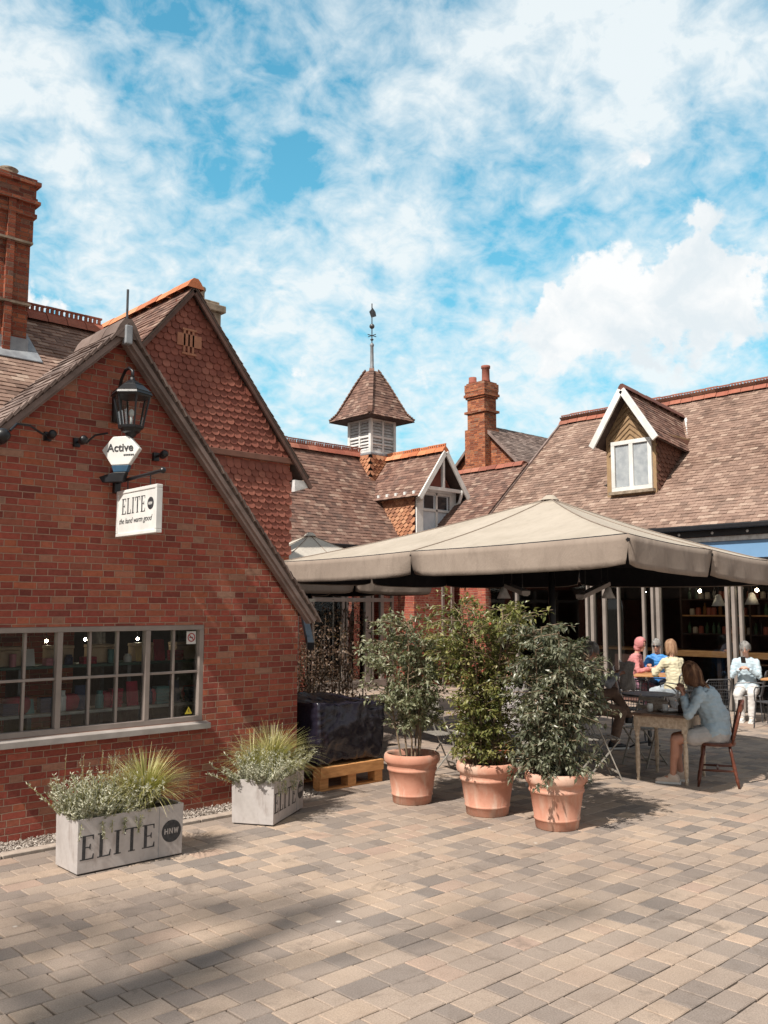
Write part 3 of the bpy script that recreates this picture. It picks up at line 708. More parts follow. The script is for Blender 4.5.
vp = MB(); vp.lathe([(.05,4.3),(.05,4.8),(.075,4.82),(.075,4.9),(.0,4.93)], (8.6, 12.2, 0), 10); vp.build('vent_pipe', K['lead'], gb)
# ---- left rear range with the big chimney
hb = thing('left_rear_range', 'tiled roof range at the far left carrying the tall brick chimney', 'building', (1.5, 13, 0))
hr = MB(); hs = .88; Yr, Zr = 13.0, 6.22; y0 = 10.0; z0 = Zr-hs*(Yr-y0); L = (Yr-y0)*math.hypot(1, hs)
slope_tiles(hr, (-2, y0, z0), (1,0,0), (0,1,hs), [(0,0),(8.2,0),(8.2,L),(0,L)], seed=31)
slope_tiles(hr, (-2, 2*Yr-y0, z0), (1,0,0), (0,-1,hs), [(0,0),(8.2,0),(8.2,L),(0,L)], seed=32, gauge=.2, width=.33)
h_roof = hr.build('roof', [K['tile_r'], K['under']], hb)
rg = MB(); ridge(rg, (-2, Yr, Zr+.09), (6.1, Yr, Zr+.09), w=.15, h=.15, crest=.09); rg.build('ridge_tiles', K['ridge'], hb)
hw = MB(); hw.box((-1.9, y0+.25, -.03), (4.6, 2*Yr-y0-.25, z0+.15)); hw.face([(-1.9,y0+.25,z0+.15),(-1.9,2*Yr-y0-.25,z0+.15),(-1.9,Yr,Zr-.1)]); hw.build('wall', K['brick'], hb)
ch = MB(); CX0, CX1, CY0, CY1 = 3.42, 4.12, 10.75, 11.45
CX0, CX1, CY0, CY1 = 3.52, 4.08, 10.82, 11.5
CX0 += .08; CX1 += .03
def ring(mb, e, za, zb): mb.box((CX0-e, CY0-e, za), (CX1+e, CY1+e, zb))
ring(ch, 0, 4.4, 6.42); ring(ch, .02, 6.42, 6.75); ring(ch, .05, 6.75, 6.80); ring(ch, .03, 6.80, 6.92)
ring(ch, .08, 6.92, 6.96); ring(ch, .05, 6.96, 7.00); ring(ch, .035, 7.00, 7.16); ring(ch, .08, 7.16, 7.21); ring(ch, .04, 7.21, 7.25)
cm = (CX0+CX1)/2; ch.box((cm-.045, CY0-.055, 4.4), (cm+.045, CY0-.001, 6.92)); cy = (CY0+CY1)/2; ch.box((CX0-.055, cy-.045, 4.4), (CX0-.001, cy+.045, 6.92))
far_ = lambda mb: [V((p.x*1.115, p.y*1.115, 1.95+(p.z-1.95)*1.115)) for p in mb.v]
ch.v = far_(ch); ch.build('chimney', K['brick_ch'], hb)
st = MB()
for z in (6.40, 5.62):
    st = MB(); st.box((CX0-.062, CY0-.062, z), (CX1+.012, CY1+.012, z+.028)); st.v = far_(st); st.build('chimney_strap', K['stone'], hb)
fl = MB(); fx0, fx1, fy0, fy1 = CX0*1.115, CX1*1.115, CY0*1.115, CY1*1.115; zr_ = lambda y: Zr-hs*(Yr-y)+.03
fl.box((fx0-.02, fy0-.025, zr_(fy0)-.05), (fx1+.02, fy0-.003, zr_(fy0)+.16)); fl.prism([(fx0-.16, fy0-.2, zr_(fy0-.2)), (fx1+.16, fy0-.2, zr_(fy0-.2)), (fx1+.16, fy0-.01, zr_(fy0-.01)), (fx0-.16, fy0-.01, zr_(fy0-.01))], (0,0,1), 0, .012)
fl.prism([(fx1+.003, fy0, zr_(fy0)), (fx1+.003, fy1, zr_(fy1)), (fx1+.003, fy1, zr_(fy1)+.15), (fx1+.003, fy0, zr_(fy0)+.15)], (1,0,0), 0, .012)
fl.prism([(fx1+.02, fy0, zr_(fy0)), (fx1+.16, fy0, zr_(fy0)), (fx1+.16, fy1, zr_(fy1)), (fx1+.02, fy1, zr_(fy1))], (0,0,1), 0, .012)
fl.build('chimney_flashing', K['lead'], hb)
cp = MB(); cp.lathe([(.12,7.25),(.13,7.28),(.11,7.31),(.105,7.36),(.12,7.38),(.09,7.39),(.085,7.28)], (cm+.02, CY0+.2, 0), 16); cp.v = far_(cp); cp.build('chimney_pot', K['stone'], hb, smooth=True)

# ---- middle range (under the cupola)
mbd = thing('middle_range', 'long brown tiled middle range between the scalloped gable and the loft door wing', 'building', (12.5, 17, 0))
mr = MB(); MY, MZ, ms = 18.5, 6.14, 1.33; my0 = 16.5; mz0 = MZ-ms*(MY-my0); L = (MY-my0)*math.hypot(1, ms)
slope_tiles(mr, (8.3, my0, mz0), (1,0,0), (0,1,ms), [(0,0),(8.1,0),(8.1,L),(0,L)], seed=41)
slope_tiles(mr, (8.3, 2*MY-my0, mz0), (1,0,0), (0,-1,ms), [(0,0),(8.1,0),(8.1,L),(0,L)], seed=42, gauge=.2, width=.33)
mr.build('roof', [K['tile'], K['under']], mbd)
rg = MB(); ridge(rg, (8.3, MY, MZ+.09), (16.6, MY, MZ+.09), w=.15, h=.15, crest=.10); rg.build('ridge_tiles', K['ridge'], mbd)
mw = MB(); MF = 16.75
wall_grid(mw, (0, MF, 0), (1,0,0), 8.3, 16.12, -.03, 3.5, [(9.6, 12.9, 0, 2.5), (13.3, 15.95, 0, 2.75)], .15, (0,-1,0))
mw.box((8.3, MF+.16, -.03), (8.5, 21.8, 3.5)); mw.box((8.3, 21.8, -.03), (16.8, 22, 3.5))
mw.build('wall', K['brick'], mbd)
mg = MB(); mg.box((8.3, 16.38, mz0-.10), (16.1, 16.49, mz0-.0)); mg.build('gutter', K['black'], mbd, bevel=.02)
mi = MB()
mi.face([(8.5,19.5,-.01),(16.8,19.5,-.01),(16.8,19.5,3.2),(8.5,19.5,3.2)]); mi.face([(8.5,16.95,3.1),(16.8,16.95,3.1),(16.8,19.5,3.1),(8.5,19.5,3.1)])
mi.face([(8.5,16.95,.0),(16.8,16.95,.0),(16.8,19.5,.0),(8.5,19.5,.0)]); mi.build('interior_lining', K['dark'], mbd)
mf = MB(); mgz = MB()
for a, b in ((13.3,13.36), (14.22,14.30), (14.36,14.42), (14.98,15.16), (15.20,15.26), (15.50,15.60), (15.89,15.95), (9.6,9.7), (10.7,10.8), (11.8,11.9), (12.8,12.9)):
    mf.box((a, MF-.02, 0), (b, MF+.07, 2.45))
for a, b in ((13.3,15.95), (9.6,12.9)):
    mf.box((a, MF-.025, 2.1 if a < 15 else 2.45), (b, MF+.075, 2.20 if a < 15 else 2.5)); mf.box((a, MF-.025, 0.0), (b, MF+.075, .18))
    mgz.box((a, MF+.02, .1), (b, MF+.028, 2.5))
mfo = mf.build('door_frame', K['cream_frame'], mbd, bevel=.006); mgz.build('pane', K['glass_dark'], mfo)

# ---- wing with the hoist gable and loft door
wg = thing('loft_door_wing', 'small gabled wing with pale blue loft door and white bargeboards under the cupola', 'building', (17.1, 17.4, 0))
WGX, WGZ, WGS = 16.90, 6.02, 1.31; gy = 16.2
ww = MB(); xl, xr = 16.15, 17.65; ze = WGZ-.08-WGS*(WGX-xl)
ww.face([(xl,gy,-.03),(xr,gy,-.03),(xr,gy,ze),(WGX,gy,WGZ-.08),(xl,gy,ze)])
ww.face([(xl,gy,-.03),(xl,18.6,-.03),(xl,18.6,ze),(xl,gy,ze)]); ww.face([(xr,gy,-.03),(xr,18.6,-.03),(xr,18.6,ze),(xr,gy,ze)])
ww.build('wall', K['brick'], wg); gp_ = MB(); gp_.prism([(16.3,gy-.004,ze-.02),(17.5,gy-.004,ze-.02),(WGX,gy-.004,WGZ-.2)], (0,-1,0), 0, .01); gp_.build('gable_panel', plain('gable_panel_paint', (.36,.13,.10), (.28,.10,.08), rough=.8), wg)
wt = MB(); scale_tiles(wt, (xl-.006, 0, 0), (0,1,0), [(gy+.02, 3.3), (18.5, 3.3), (18.5, ze-.06), (gy+.02, ze-.06)], (-1,0,0), gauge=.10, width=.16, seed=8, point=True); wt.build('hung_tiles', K['hung_o'], wg)
rf = roof_pair(wg, WGX, 15.80, 19.0, WGZ, WGS, WGS, 15.94, 17.86, K['tile'], 51)
rg = MB(); ridge(rg, (WGX, 15.76, WGZ+.09), (WGX, 18.3, WGZ+.09), w=.14, h=.13, crest=.06); rg.build('ridge_tiles', K['ridge_o'], wg)
wb = MB()
for sgn in (-1, 1):
    d = V((sgn, 0, -WGS)).normalized(); n = V((sgn*WGS, 0, 1)).normalized(); a = V((WGX, 15.765, WGZ-.055))
    wb.beam(a+V((sgn*.02,0,0)), a+d*1.60, .05, .13, up=n)
    p0 = V((WGX+sgn*.70, 15.83, ze+.02)); 
    wb.tube([p0+V((0,.42,-.42)), p0+V((0,.12,-.26)), p0+V((0,0,.06))], [.035,.04,.05], 6)
wb.box((16.18, 15.84, ze-.0), (17.62, 15.92, ze+.09)); wb.box((16.86, 15.84, ze+.09), (16.94, 15.92, WGZ-.2))
wb.build('bargeboard', K['white'], wg, bevel=.006)
rt_ = MB()
for i in range(6):
    yy = 16.0+i*.33; rt_.box((15.97, yy, ze-.13), (16.14, yy+.08, ze-.05))
rt_.build('rafter_ends', K['white'], wg, bevel=.008)
ld = MB(); dz0, dz1 = 3.7, ze-.02
ld.box((16.40, gy-.06, dz0), (17.38, gy-.005, dz1)); 
ldo = ld.build('loft_door', plain('pale_blue_door_paint', (.60,.66,.72), (.50,.56,.62), rough=.5), wg, bevel=.005)
lf = MB()
for x in (16.152, 17.40, 16.86): lf.box((x, gy-.10, dz0), (x+(.07 if x == 16.86 else .24), gy-.062, dz1))
lf.box((16.152, gy-.10, dz1+.001), (17.64, gy-.062, dz1+.10)); lf.box((16.392, gy-.10, dz1-.50), (17.4, gy-.064, dz1-.44)); lf.box((16.392, gy-.10, dz1-.07), (17.4, gy-.064, dz1-.001))
lf.build('door_frame', K['white'], wg, bevel=.005)
lp = MB()
for x in (16.46, 16.96): lp.box((x, gy-.068, dz1-.42), (x+.34, gy-.060, dz1-.09))
lp.build('loft_pane', plain('dark_pane', (.02,.03,.04), rough=.1), wg)
lh = MB(); lh.lathe([(.02,-.2),(.07,-.18),(.09,-.05),(.05,0),(.01,.03)], (17.74, 15.95, ze-.12), 10); lh.tube([(17.74,15.95,ze-.1),(17.74,15.95,ze+.05)], .012, 6); lh.build('hanging_lantern', K['black'], wg)
wd = MB()
for a, b in ((17.15,17.23),(17.5,17.6)): wd.box((a, gy-.04, 0), (b, gy-.005, 2.5))
wd.box((16.9, gy-.03, .02), (17.62, gy-.006, 2.5)) if False else None
wd.build('door_frame', K['cream_frame'], wg)

# ---- cupola
cu = thing('cupola', 'louvred white cupola with tiled spirelet roof and weathervane finial', 'cupola', (16.80, 18.52, 5.0))
cx, cy = 16.80, 18.52; hs_ = .44
cb_ = MB()
b0, b1 = .62, .47
cb_.mesh([(cx-b0,cy-b0,4.6),(cx+b0,cy-b0,4.6),(cx+b0,cy+b0,4.6),(cx-b0,cy+b0,4.6),(cx-b1,cy-b1,6.15),(cx+b1,cy-b1,6.15),(cx+b1,cy+b1,6.15),(cx-b1,cy+b1,6.15)], [(0,1,5,4),(1,2,6,5),(2,3,7,6),(3,0,4,7),(4,5,6,7)])
cb_.build('base', K['under'], cu)
ct = MB(); scale_tiles(ct, (0, cy-.56, 0), (1,0,0), [(cx-.57, 4.9), (cx+.57, 4.9), (cx+.5, 6.1), (cx-.5, 6.1)], (0,-1,0), width=.14, seed=14, point=True, gauge=.09)
scale_tiles(ct, (cx-.56, 0, 0), (0,1,0), [(cy-.57, 4.9), (cy+.57, 4.9), (cy+.5, 6.1), (cy-.5, 6.1)], (-1,0,0), width=.14, seed=15, point=True, gauge=.09)
ct.build('hung_tiles', K['hung_o'], cu)
cf = MB(); cf.box((cx-.54, cy-.54, 6.12), (cx+.54, cy+.54, 6.20)); cf.build('lead_apron', K['lead'], cu, bevel=.02)
cl = MB(); z0, z1 = 6.20, 7.22; h = hs_
for sx in (-1, 1):
    for sy in (-1, 1): cl.box((cx+sx*h-.045, cy+sy*h-.045, z0), (cx+sx*h+.045, cy+sy*h+.045, z1))
for ax in (0, 1):
    for s_ in (-1, 1):
        for z, t in ((z0, .07), (z0+.24, .035), (z0+.43, .06), (z1-.10, .10)):
            a = [cx-h+.046, cy-h+.046, z]; b = [cx+h-.046, cy+h-.046, z+t]; c = cy if ax == 0 else cx; a[1-ax] = c+s_*h-.03; b[1-ax] = c+s_*h+.03; cl.box(a, b)
        a = [cx-.03, cy-.03, z0]; b = [cx+.03, cy+.03, z1-.1]; c = cy if ax == 0 else cx; a[1-ax] = c+s_*h-.034; b[1-ax] = c+s_*h+.034; cl.box(a, b)
lan = cl.build('lantern_frame', K['white'], cu, bevel=.006)
lv = MB()
for ax in (0, 1):
    for s_ in (-1, 1):
        z = z0+.08
        while z < z1-.12:
            c = (cy if ax == 0 else cx)+s_*h
            for e0, e1 in ((-h+.05, -.035), (.035, h-.05)):
                if ax == 0: pts = [(cx+e0, c+s_*.02, z), (cx+e1, c+s_*.02, z), (cx+e1, c-s_*.03, z+.07), (cx+e0, c-s_*.03, z+.07)]
                else: pts = [(c+s_*.02, cy+e0, z), (c+s_*.02, cy+e1, z), (c-s_*.03, cy+e1, z+.07), (c-s_*.03, cy+e0, z+.07)]
                lv.prism(pts, (0,0,1), 0, .012)
            z += .085
lv.build('louvre', K['white_old'], lan)
cr = MB()
prof = [(.86, 7.16), (.70, 7.36), (.52, 7.78), (.34, 8.20), (.14, 8.62)]
for k, dr in enumerate(((1,0),(0,1),(-1,0),(0,-1))):
    d = V((dr[0], dr[1], 0)); s_ = V((-dr[1], dr[0], 0)); c = V((cx, cy, 0))
    for i in range(len(prof)-1):
        (r0, a0), (r1, a1) = prof[i], prof[i+1]; vd = V((0,0,a1-a0))-d*(r0-r1); Ls = vd.length
        slope_tiles(cr, c+d*r0+V((0,0,a0)), s_, vd, [(-r0, 0), (r0, 0), (r1, Ls), (-r1, Ls)], gauge=.09, width=.15, seed=60+k*5+i)
for sx in (-1, 1):
    for sy in (-1, 1):
        for i in range(len(prof)-1):
            (r0, a0), (r1, a1) = prof[i], prof[i+1]; n_ = 4
            for j in range(n_):
                t0, t1 = j/n_, (j+1.25)/n_; ra, rb = r0+(r1-r0)*t0, r0+(r1-r0)*t1; za, zb_ = a0+(a1-a0)*t0, a0+(a1-a0)*t1
                cr.beam((cx+sx*ra, cy+sy*ra, za+.055), (cx+sx*rb, cy+sy*rb, zb_+.02), .13, .03, r=rng.random())
cr.build('spire_roof', [K['tile'], K['under']], cu)
so_ = MB(); so_.box((cx-.78, cy-.78, 7.15), (cx+.78, cy+.78, 7.19)); so_.build('soffit', K['dark2'], cu)
fn = MB(); fn.lathe([(.17,8.54),(.16,8.6),(.09,8.63),(.07,8.64),(.07,8.70),(.055,8.8),(.045,9.35),(.06,9.37),(.06,9.42),(.03,9.46),(0,9.46)], (cx, cy, 0), 10); fn.build('finial_post', K['lead'], cu, smooth=True)
wv = MB(); wv.tube([(cx,cy,9.4),(cx,cy,10.62)], .016, 6); wv.ell((cx,cy,9.95), (.075,.075,.075)); 
for a in (0, PI/2): wv.tube([(cx-.16*math.cos(a), cy-.16*math.sin(a), 9.68), (cx+.16*math.cos(a), cy+.16*math.sin(a), 9.68)], .012, 6)
wv.prism([(cx-.02,cy,10.2),(cx+.16,cy,10.28),(cx+.13,cy,10.40),(cx+.02,cy,10.5),(cx-.10,cy,10.36)], (0,1,0), -.008, .008); wv.ell((cx,cy,9.56), (.05,.05,.03)); wv.build('weathervane', K['iron'], cu)

# ---- link roof and the far chimney gable
lk = thing('link_range', 'low brown tiled link roof between loft door wing and the right building', 'building', (18.8, 16.8, 0))
lr = MB(); LZ, LXr = 5.75, 18.8; ls = .9; lx0 = 16.75; lz0 = LZ-ls*(LXr-lx0); L = (LXr-lx0)*math.hypot(1, ls)
slope_tiles(lr, (lx0, 14.6, lz0), (0,1,0), (1,0,ls), [(0,0),(6.4,0),(6.4,L),(0,L)], seed=71)
slope_tiles(lr, (2*LXr-lx0, 14.6, lz0), (0,1,0), (-1,0,ls), [(0,0),(6.4,0),(6.4,L),(0,L)], seed=72, gauge=.2, width=.33)
lr.build('roof', [K['tile'], K['under']], lk)
rg = MB(); ridge(rg, (LXr, 14.7, LZ+.08), (LXr, 21, LZ+.08), w=.15, h=.13); rg.build('ridge_tiles', K['ridge'], lk)
lw_ = MB(); lw_.box((17.9, 14.7, -.03), (20.4, 20.9, lz0+.1)); lw_.build('wall', K['brick'], lk)
cg = thing('far_gable_house', 'far orange brick gable with twin pot chimney rising behind the link roof', 'building', (22, 17.6, 0))
cw = MB(); FX = 20.6; fy, fz, fs = 17.55, 7.45, .95
cw.mesh([(FX,fy-1.9,-.03),(FX,fy+1.9,-.03),(FX,fy+1.9,fz-.08-fs*1.9),(FX,fy,fz-.08),(FX,fy-1.9,fz-.08-fs*1.9)], [(0,4,3,2,1)])
cw.box((FX+.01, fy-1.88, -.03), (27, fy+1.88, fz-.2-fs*1.88)); cw.build('wall', K['brick_or'], cg)
cr_ = MB()
for sgn in (-1, 1):
    vd = V((0, -sgn, fs)); L = 2.1*math.hypot(1, fs); slope_tiles(cr_, (FX-.15, fy+sgn*2.1, fz-fs*2.1), (1,0,0), vd, [(0,0),(6.5,0),(6.5,L),(0,L)], seed=80+sgn)
cr_.build('roof', [K['tile_d'], K['under']], cg)
vv = MB()
for sgn in (-1, 1):
    d = V((0, sgn, -fs)).normalized(); n = V((0, sgn*fs, 1)).normalized(); a = V((FX-.14, fy, fz-.05)); vv.beam(a, a+d*2.8, .04, .08, up=n)
vv.build('bargeboard', K['timber_grey'], cg)
cc = MB(); 
def ring2(e, za, zb): cc.box((20.38-e, 17.42-e, za), (20.93+e, 18.10+e, zb))
ring2(.06, 6.0, 7.35); ring2(0, 7.35, 8.30); ring2(.04, 8.30, 8.36); ring2(.08, 8.36, 8.44); ring2(.05, 8.44, 8.52); ring2(.06, 8.52, 8.75); ring2(.02, 8.75, 8.80); cc.box((20.33, 17.33, 7.85), (20.98, 18.19, 7.92))
co_ = cc.build('chimney', K['brick_or'], cg)
cq = MB(); cq.lathe([(.13,8.8),(.14,8.84),(.12,8.9),(.115,9.22),(.14,9.24),(.14,9.32),(.09,9.32),(.09,8.9)], (20.65, 17.58, 0), 14); cq.build('chimney_pot', K['hung'], co_, smooth=True)
cq = MB(); cq.lathe([(.12,8.8),(.13,8.84),(.115,8.9),(.115,8.48),(.12,9.0),(.09,9.0),(.09,8.9)], (20.50, 17.98, 0), 14); cq.build('chimney_pot', K['hung'], co_, smooth=True)

# ---- right building
rb = thing('right_range', 'long right hand range with weathered tile roof, dormer and cafe glazing', 'building', (18.6, 9.5, 0))
RX0, RZ0, RXr, RZr = 16.50, 3.56, 20.4, 7.05; rs = (RZr-RZ0)/(RXr-RX0); L = (RXr-RX0)*math.hypot(1, rs); RY0, RY1 = 1.5, 14.6
rr = MB(); slope_tiles(rr, (RX0, RY0, RZ0), (0,1,0), (1,0,rs), [(0,0),(RY1-RY0,0),(RY1-RY0,L),(0,L)], seed=91, gauge=.105)
slope_tiles(rr, (2*RXr-RX0, RY0, RZ0), (0,1,0), (-1,0,rs), [(0,0),(RY1-RY0,0),(RY1-RY0,L),(0,L)], seed=92, gauge=.2, width=.33)
rr.build('roof', [K['tile_r'], K['under']], rb)
rg = MB(); ridge(rg, (RXr, RY0, RZr+.09), (RXr, RY1+.05, RZr+.09), w=.15, h=.15, crest=.10); rg.build('ridge_tiles', K['ridge'], rb)
vg = MB(); vd_ = V((1,0,rs)).normalized(); vg.beam(V((RX0-.02,RY1+.012,RZ0-.01)), V((RX0-.02,RY1+.012,RZ0-.01))+vd_*(L+.02), .05, .10, up=(-rs,0,1)); vg.build('verge_mortar', K['timber_grey'], rb)
gt = MB(); gt.box((RX0-.10, RY0, RZ0-.10), (RX0+.03, RY1, RZ0-.005)); gt.box((RX0+.05, RY0, RZ0-.22), (RX0+.12, RY1, RZ0-.06))
gt.build('gutter', K['black'], rb, bevel=.015)
wf = MB(); wf.box((16.62, RY0, 3.24), (16.66, RY1, 3.33)); wf.build('fascia_trim', K['white_old'], rb)
bf = MB(); bf.box((16.66, RY0, 2.90), (16.70, 9.9, 3.235)); wf2 = MB(); wf2.box((16.66, RY0, 2.60), (16.71, RY1-.3, 2.895)); wf2.build('fascia_beam', K['black'], rb); bf.build('fascia_panel', K['sky_reflection'], rb)
gtl = MB()
for yv in (6.3, 7.0, 7.7, 8.4, 9.1): gtl.ell((16.56, yv, 3.40), (.03,.03,.03))
gtl.build('festoon_bulb', K['white_old'], rb)
rw = MB()
rw.box((16.72, 2.2, 2.60), (16.95, RY1, 3.5)); rw.box((16.75, 14.35, -.03), (16.95, RY1, 2.60)); rw.box((16.75, RY0+.2, -.03), (16.95, 2.2, 3.5))
rw.face([(16.75,RY1,-.03),(24,RY1,-.03),(24,RY1,3.6),(RXr,RY1,RZr-.1),(16.75,RY1,3.6)]); rw.face([(16.75,RY0+.2,-.03),(24,RY0+.2,-.03),(24,RY0+.2,3.6),(RXr,RY0+.2,RZr-.1),(16.75,RY0+.2,3.6)])
rw.build('wall', K['brick'], rb)
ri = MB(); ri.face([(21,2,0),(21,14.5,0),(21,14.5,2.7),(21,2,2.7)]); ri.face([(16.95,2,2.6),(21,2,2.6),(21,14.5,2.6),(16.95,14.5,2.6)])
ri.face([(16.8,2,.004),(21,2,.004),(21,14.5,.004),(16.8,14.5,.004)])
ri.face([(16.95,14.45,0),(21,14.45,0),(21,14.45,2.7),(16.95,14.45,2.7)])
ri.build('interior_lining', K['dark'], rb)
rfm = MB(); rgl = MB()
for a, b, dpt in ((11.44,11.50,.05), (11.29,11.37,.05), (11.00,11.08,.03), (10.67,10.71,.03), (10.06,10.12,.03), (9.84,9.90,.05), (9.70,9.78,.06), (8.24,8.30,.05), (8.10,8.17,.06), (7.97,8.03,.05), (6.1,6.22,.06), (5.85,5.92,.05), (4.0,4.15,.06), (13.4,13.46,.04)):
    rfm.box((16.80-dpt, a, 0), (16.86, b, 2.58))
rfm.box((16.76, 2.2, 2.52), (16.87, 14.35, 2.60))
rfo = rfm.build('door_frame', K['cream_frame'], rb, bevel=.008)
rgl.box((16.82, 2.2, .1), (16.828, 14.3, 2.54)); rgl.build('pane', K['glass_dark'], rfo)
pn = MB()
pn.box((16.84, 9.98, .02), (16.88, 10.84, .98)); pn.build('brown_door_panel', plain('red_brown_panel', (.16,.085,.07), (.12,.06,.05), rough=.6), rb)
# dormer
dm = MB(); DX, DY, DZ, DS = 17.45, 10.69, 6.80, 1.50
y0_, y1_ = 10.07, 11.31; zed = DZ-.08-DS*(y1_-DY)
dm.mesh([(DX,y0_,4.3),(DX,y1_,4.3),(DX,y1_,zed),(DX,DY,DZ-.08),(DX,y0_,zed)], [(0,4,3,2,1)])
for yy in (y0_, y1_): dm.face([(DX,yy,4.3),(19.5,yy,4.3),(19.5,yy,zed),(DX,yy,zed)])
dmo = dm.build('dormer', plain('ochre_render', (.36,.24,.13), (.28,.18,.10), rough=.8), rb)
dt = MB(); scale_tiles(dt, (0, y0_-.005, 0), (1,0,0), [(DX+.06, 4.3), (19.2, 4.3), (19.2, zed-.05), (DX+.06, zed-.05)], (0,-1,0), gauge=.10, width=.17, seed=17); dt.build('hung_tiles', plain('cheek_tiles', (.17,.075,.05), (.10,.045,.03), rough=.85), dmo)
dp = MB()
for k in range(7):
    t = -.42+k*.14
    for sg in (-1, 1):
        if abs(t) > .45: continue
        a = V((DX-.012, DY, 5.80+k*.12)); b = a+V((0, sg*.55, -.45))
        # clip by gable
        s = 1.0
        while s > 0 and (a+(b-a)*s).z > DZ-.16-DS*abs((a+(b-a)*s).y-DY): s -= .05
        if (a).z < DZ-.2: dp.beam(a, a+(b-a)*max(s, .05), .012, .014)
dp.build('gable_boarding', plain('ochre_moulding', (.20,.12,.06), rough=.7), dmo)
dr_ = MB()
for sgn in (-1, 1):
    Lr = .80*math.hypot(1, DS); vd = V((0, -sgn, DS))
    slope_tiles(dr_, (DX-.28, DY+sgn*.80, DZ-DS*.80), (1,0,0), vd, [(0,0),(1.5,0),(2.75,Lr),(0,Lr)], seed=100+sgn)
dr_.v = [V((p.x, p.y, p.z-max(0, p.x-DX+.28)*.13)) for p in dr_.v]; dr_.build('dormer_roof', [K['tile'], K['under']], dmo)
rg = MB(); ridge(rg, (DX-.30, DY, DZ+.09), (19.75, DY, DZ-.21), w=.12, h=.13); rg.build('dormer_ridge', plain('dark_ridge', (.16,.06,.045), (.10,.04,.03), rough=.85), dmo)
db = MB()
for sgn in (-1, 1):
    d = V((0, sgn, -DS)).normalized(); n = V((0, sgn*DS, 1)).normalized(); a = V((DX-.315, DY, DZ-.04)); db.beam(a+d*.02, a+d*1.45, .05, .15, up=n)
db.build('bargeboard', K['white'], dmo, bevel=.006)
dl = MB(); dl.beam((DX+1.22, DY-.82, DZ-DS*.82-.13), (DX+2.3, DY-.12, DZ-.33), .09, .03); dl.build('lead_valley', K['white_old'], dmo)
dw = MB(); wz0, wz1 = 4.53, 5.66; wa, wb_ = 10.15, 11.16
for a, b, c, d in ((wa, wb_, wz0, wz0+.09), (wa, wb_, wz1-.09, wz1), (wa, wa+.09, wz0+.09, wz1-.09), (wb_-.09, wb_, wz0+.09, wz1-.09), (10.605, 10.705, wz0+.09, wz1-.09)):
    dw.box((DX-.06, a, c), (DX-.005, b, d))
dwo = dw.build('window', K['white'], dmo, bevel=.006)
dsl = MB(); dsl.box((DX-.12, wa-.05, wz0-.07), (DX-.005, wb_+.05, wz0-.005)); dsl.build('window_sill', K['stone'], dmo)
bl = MB()
for a, b in ((wa+.10, 10.60), (10.71, wb_-.10)): bl.box((DX-.022, a, wz0+.10), (DX-.012, b, wz1-.10))
bl.build('window_blind', plain('pale_net_curtain', (.42,.45,.47), (.30,.33,.36), rough=.5, sc=7), dmo)

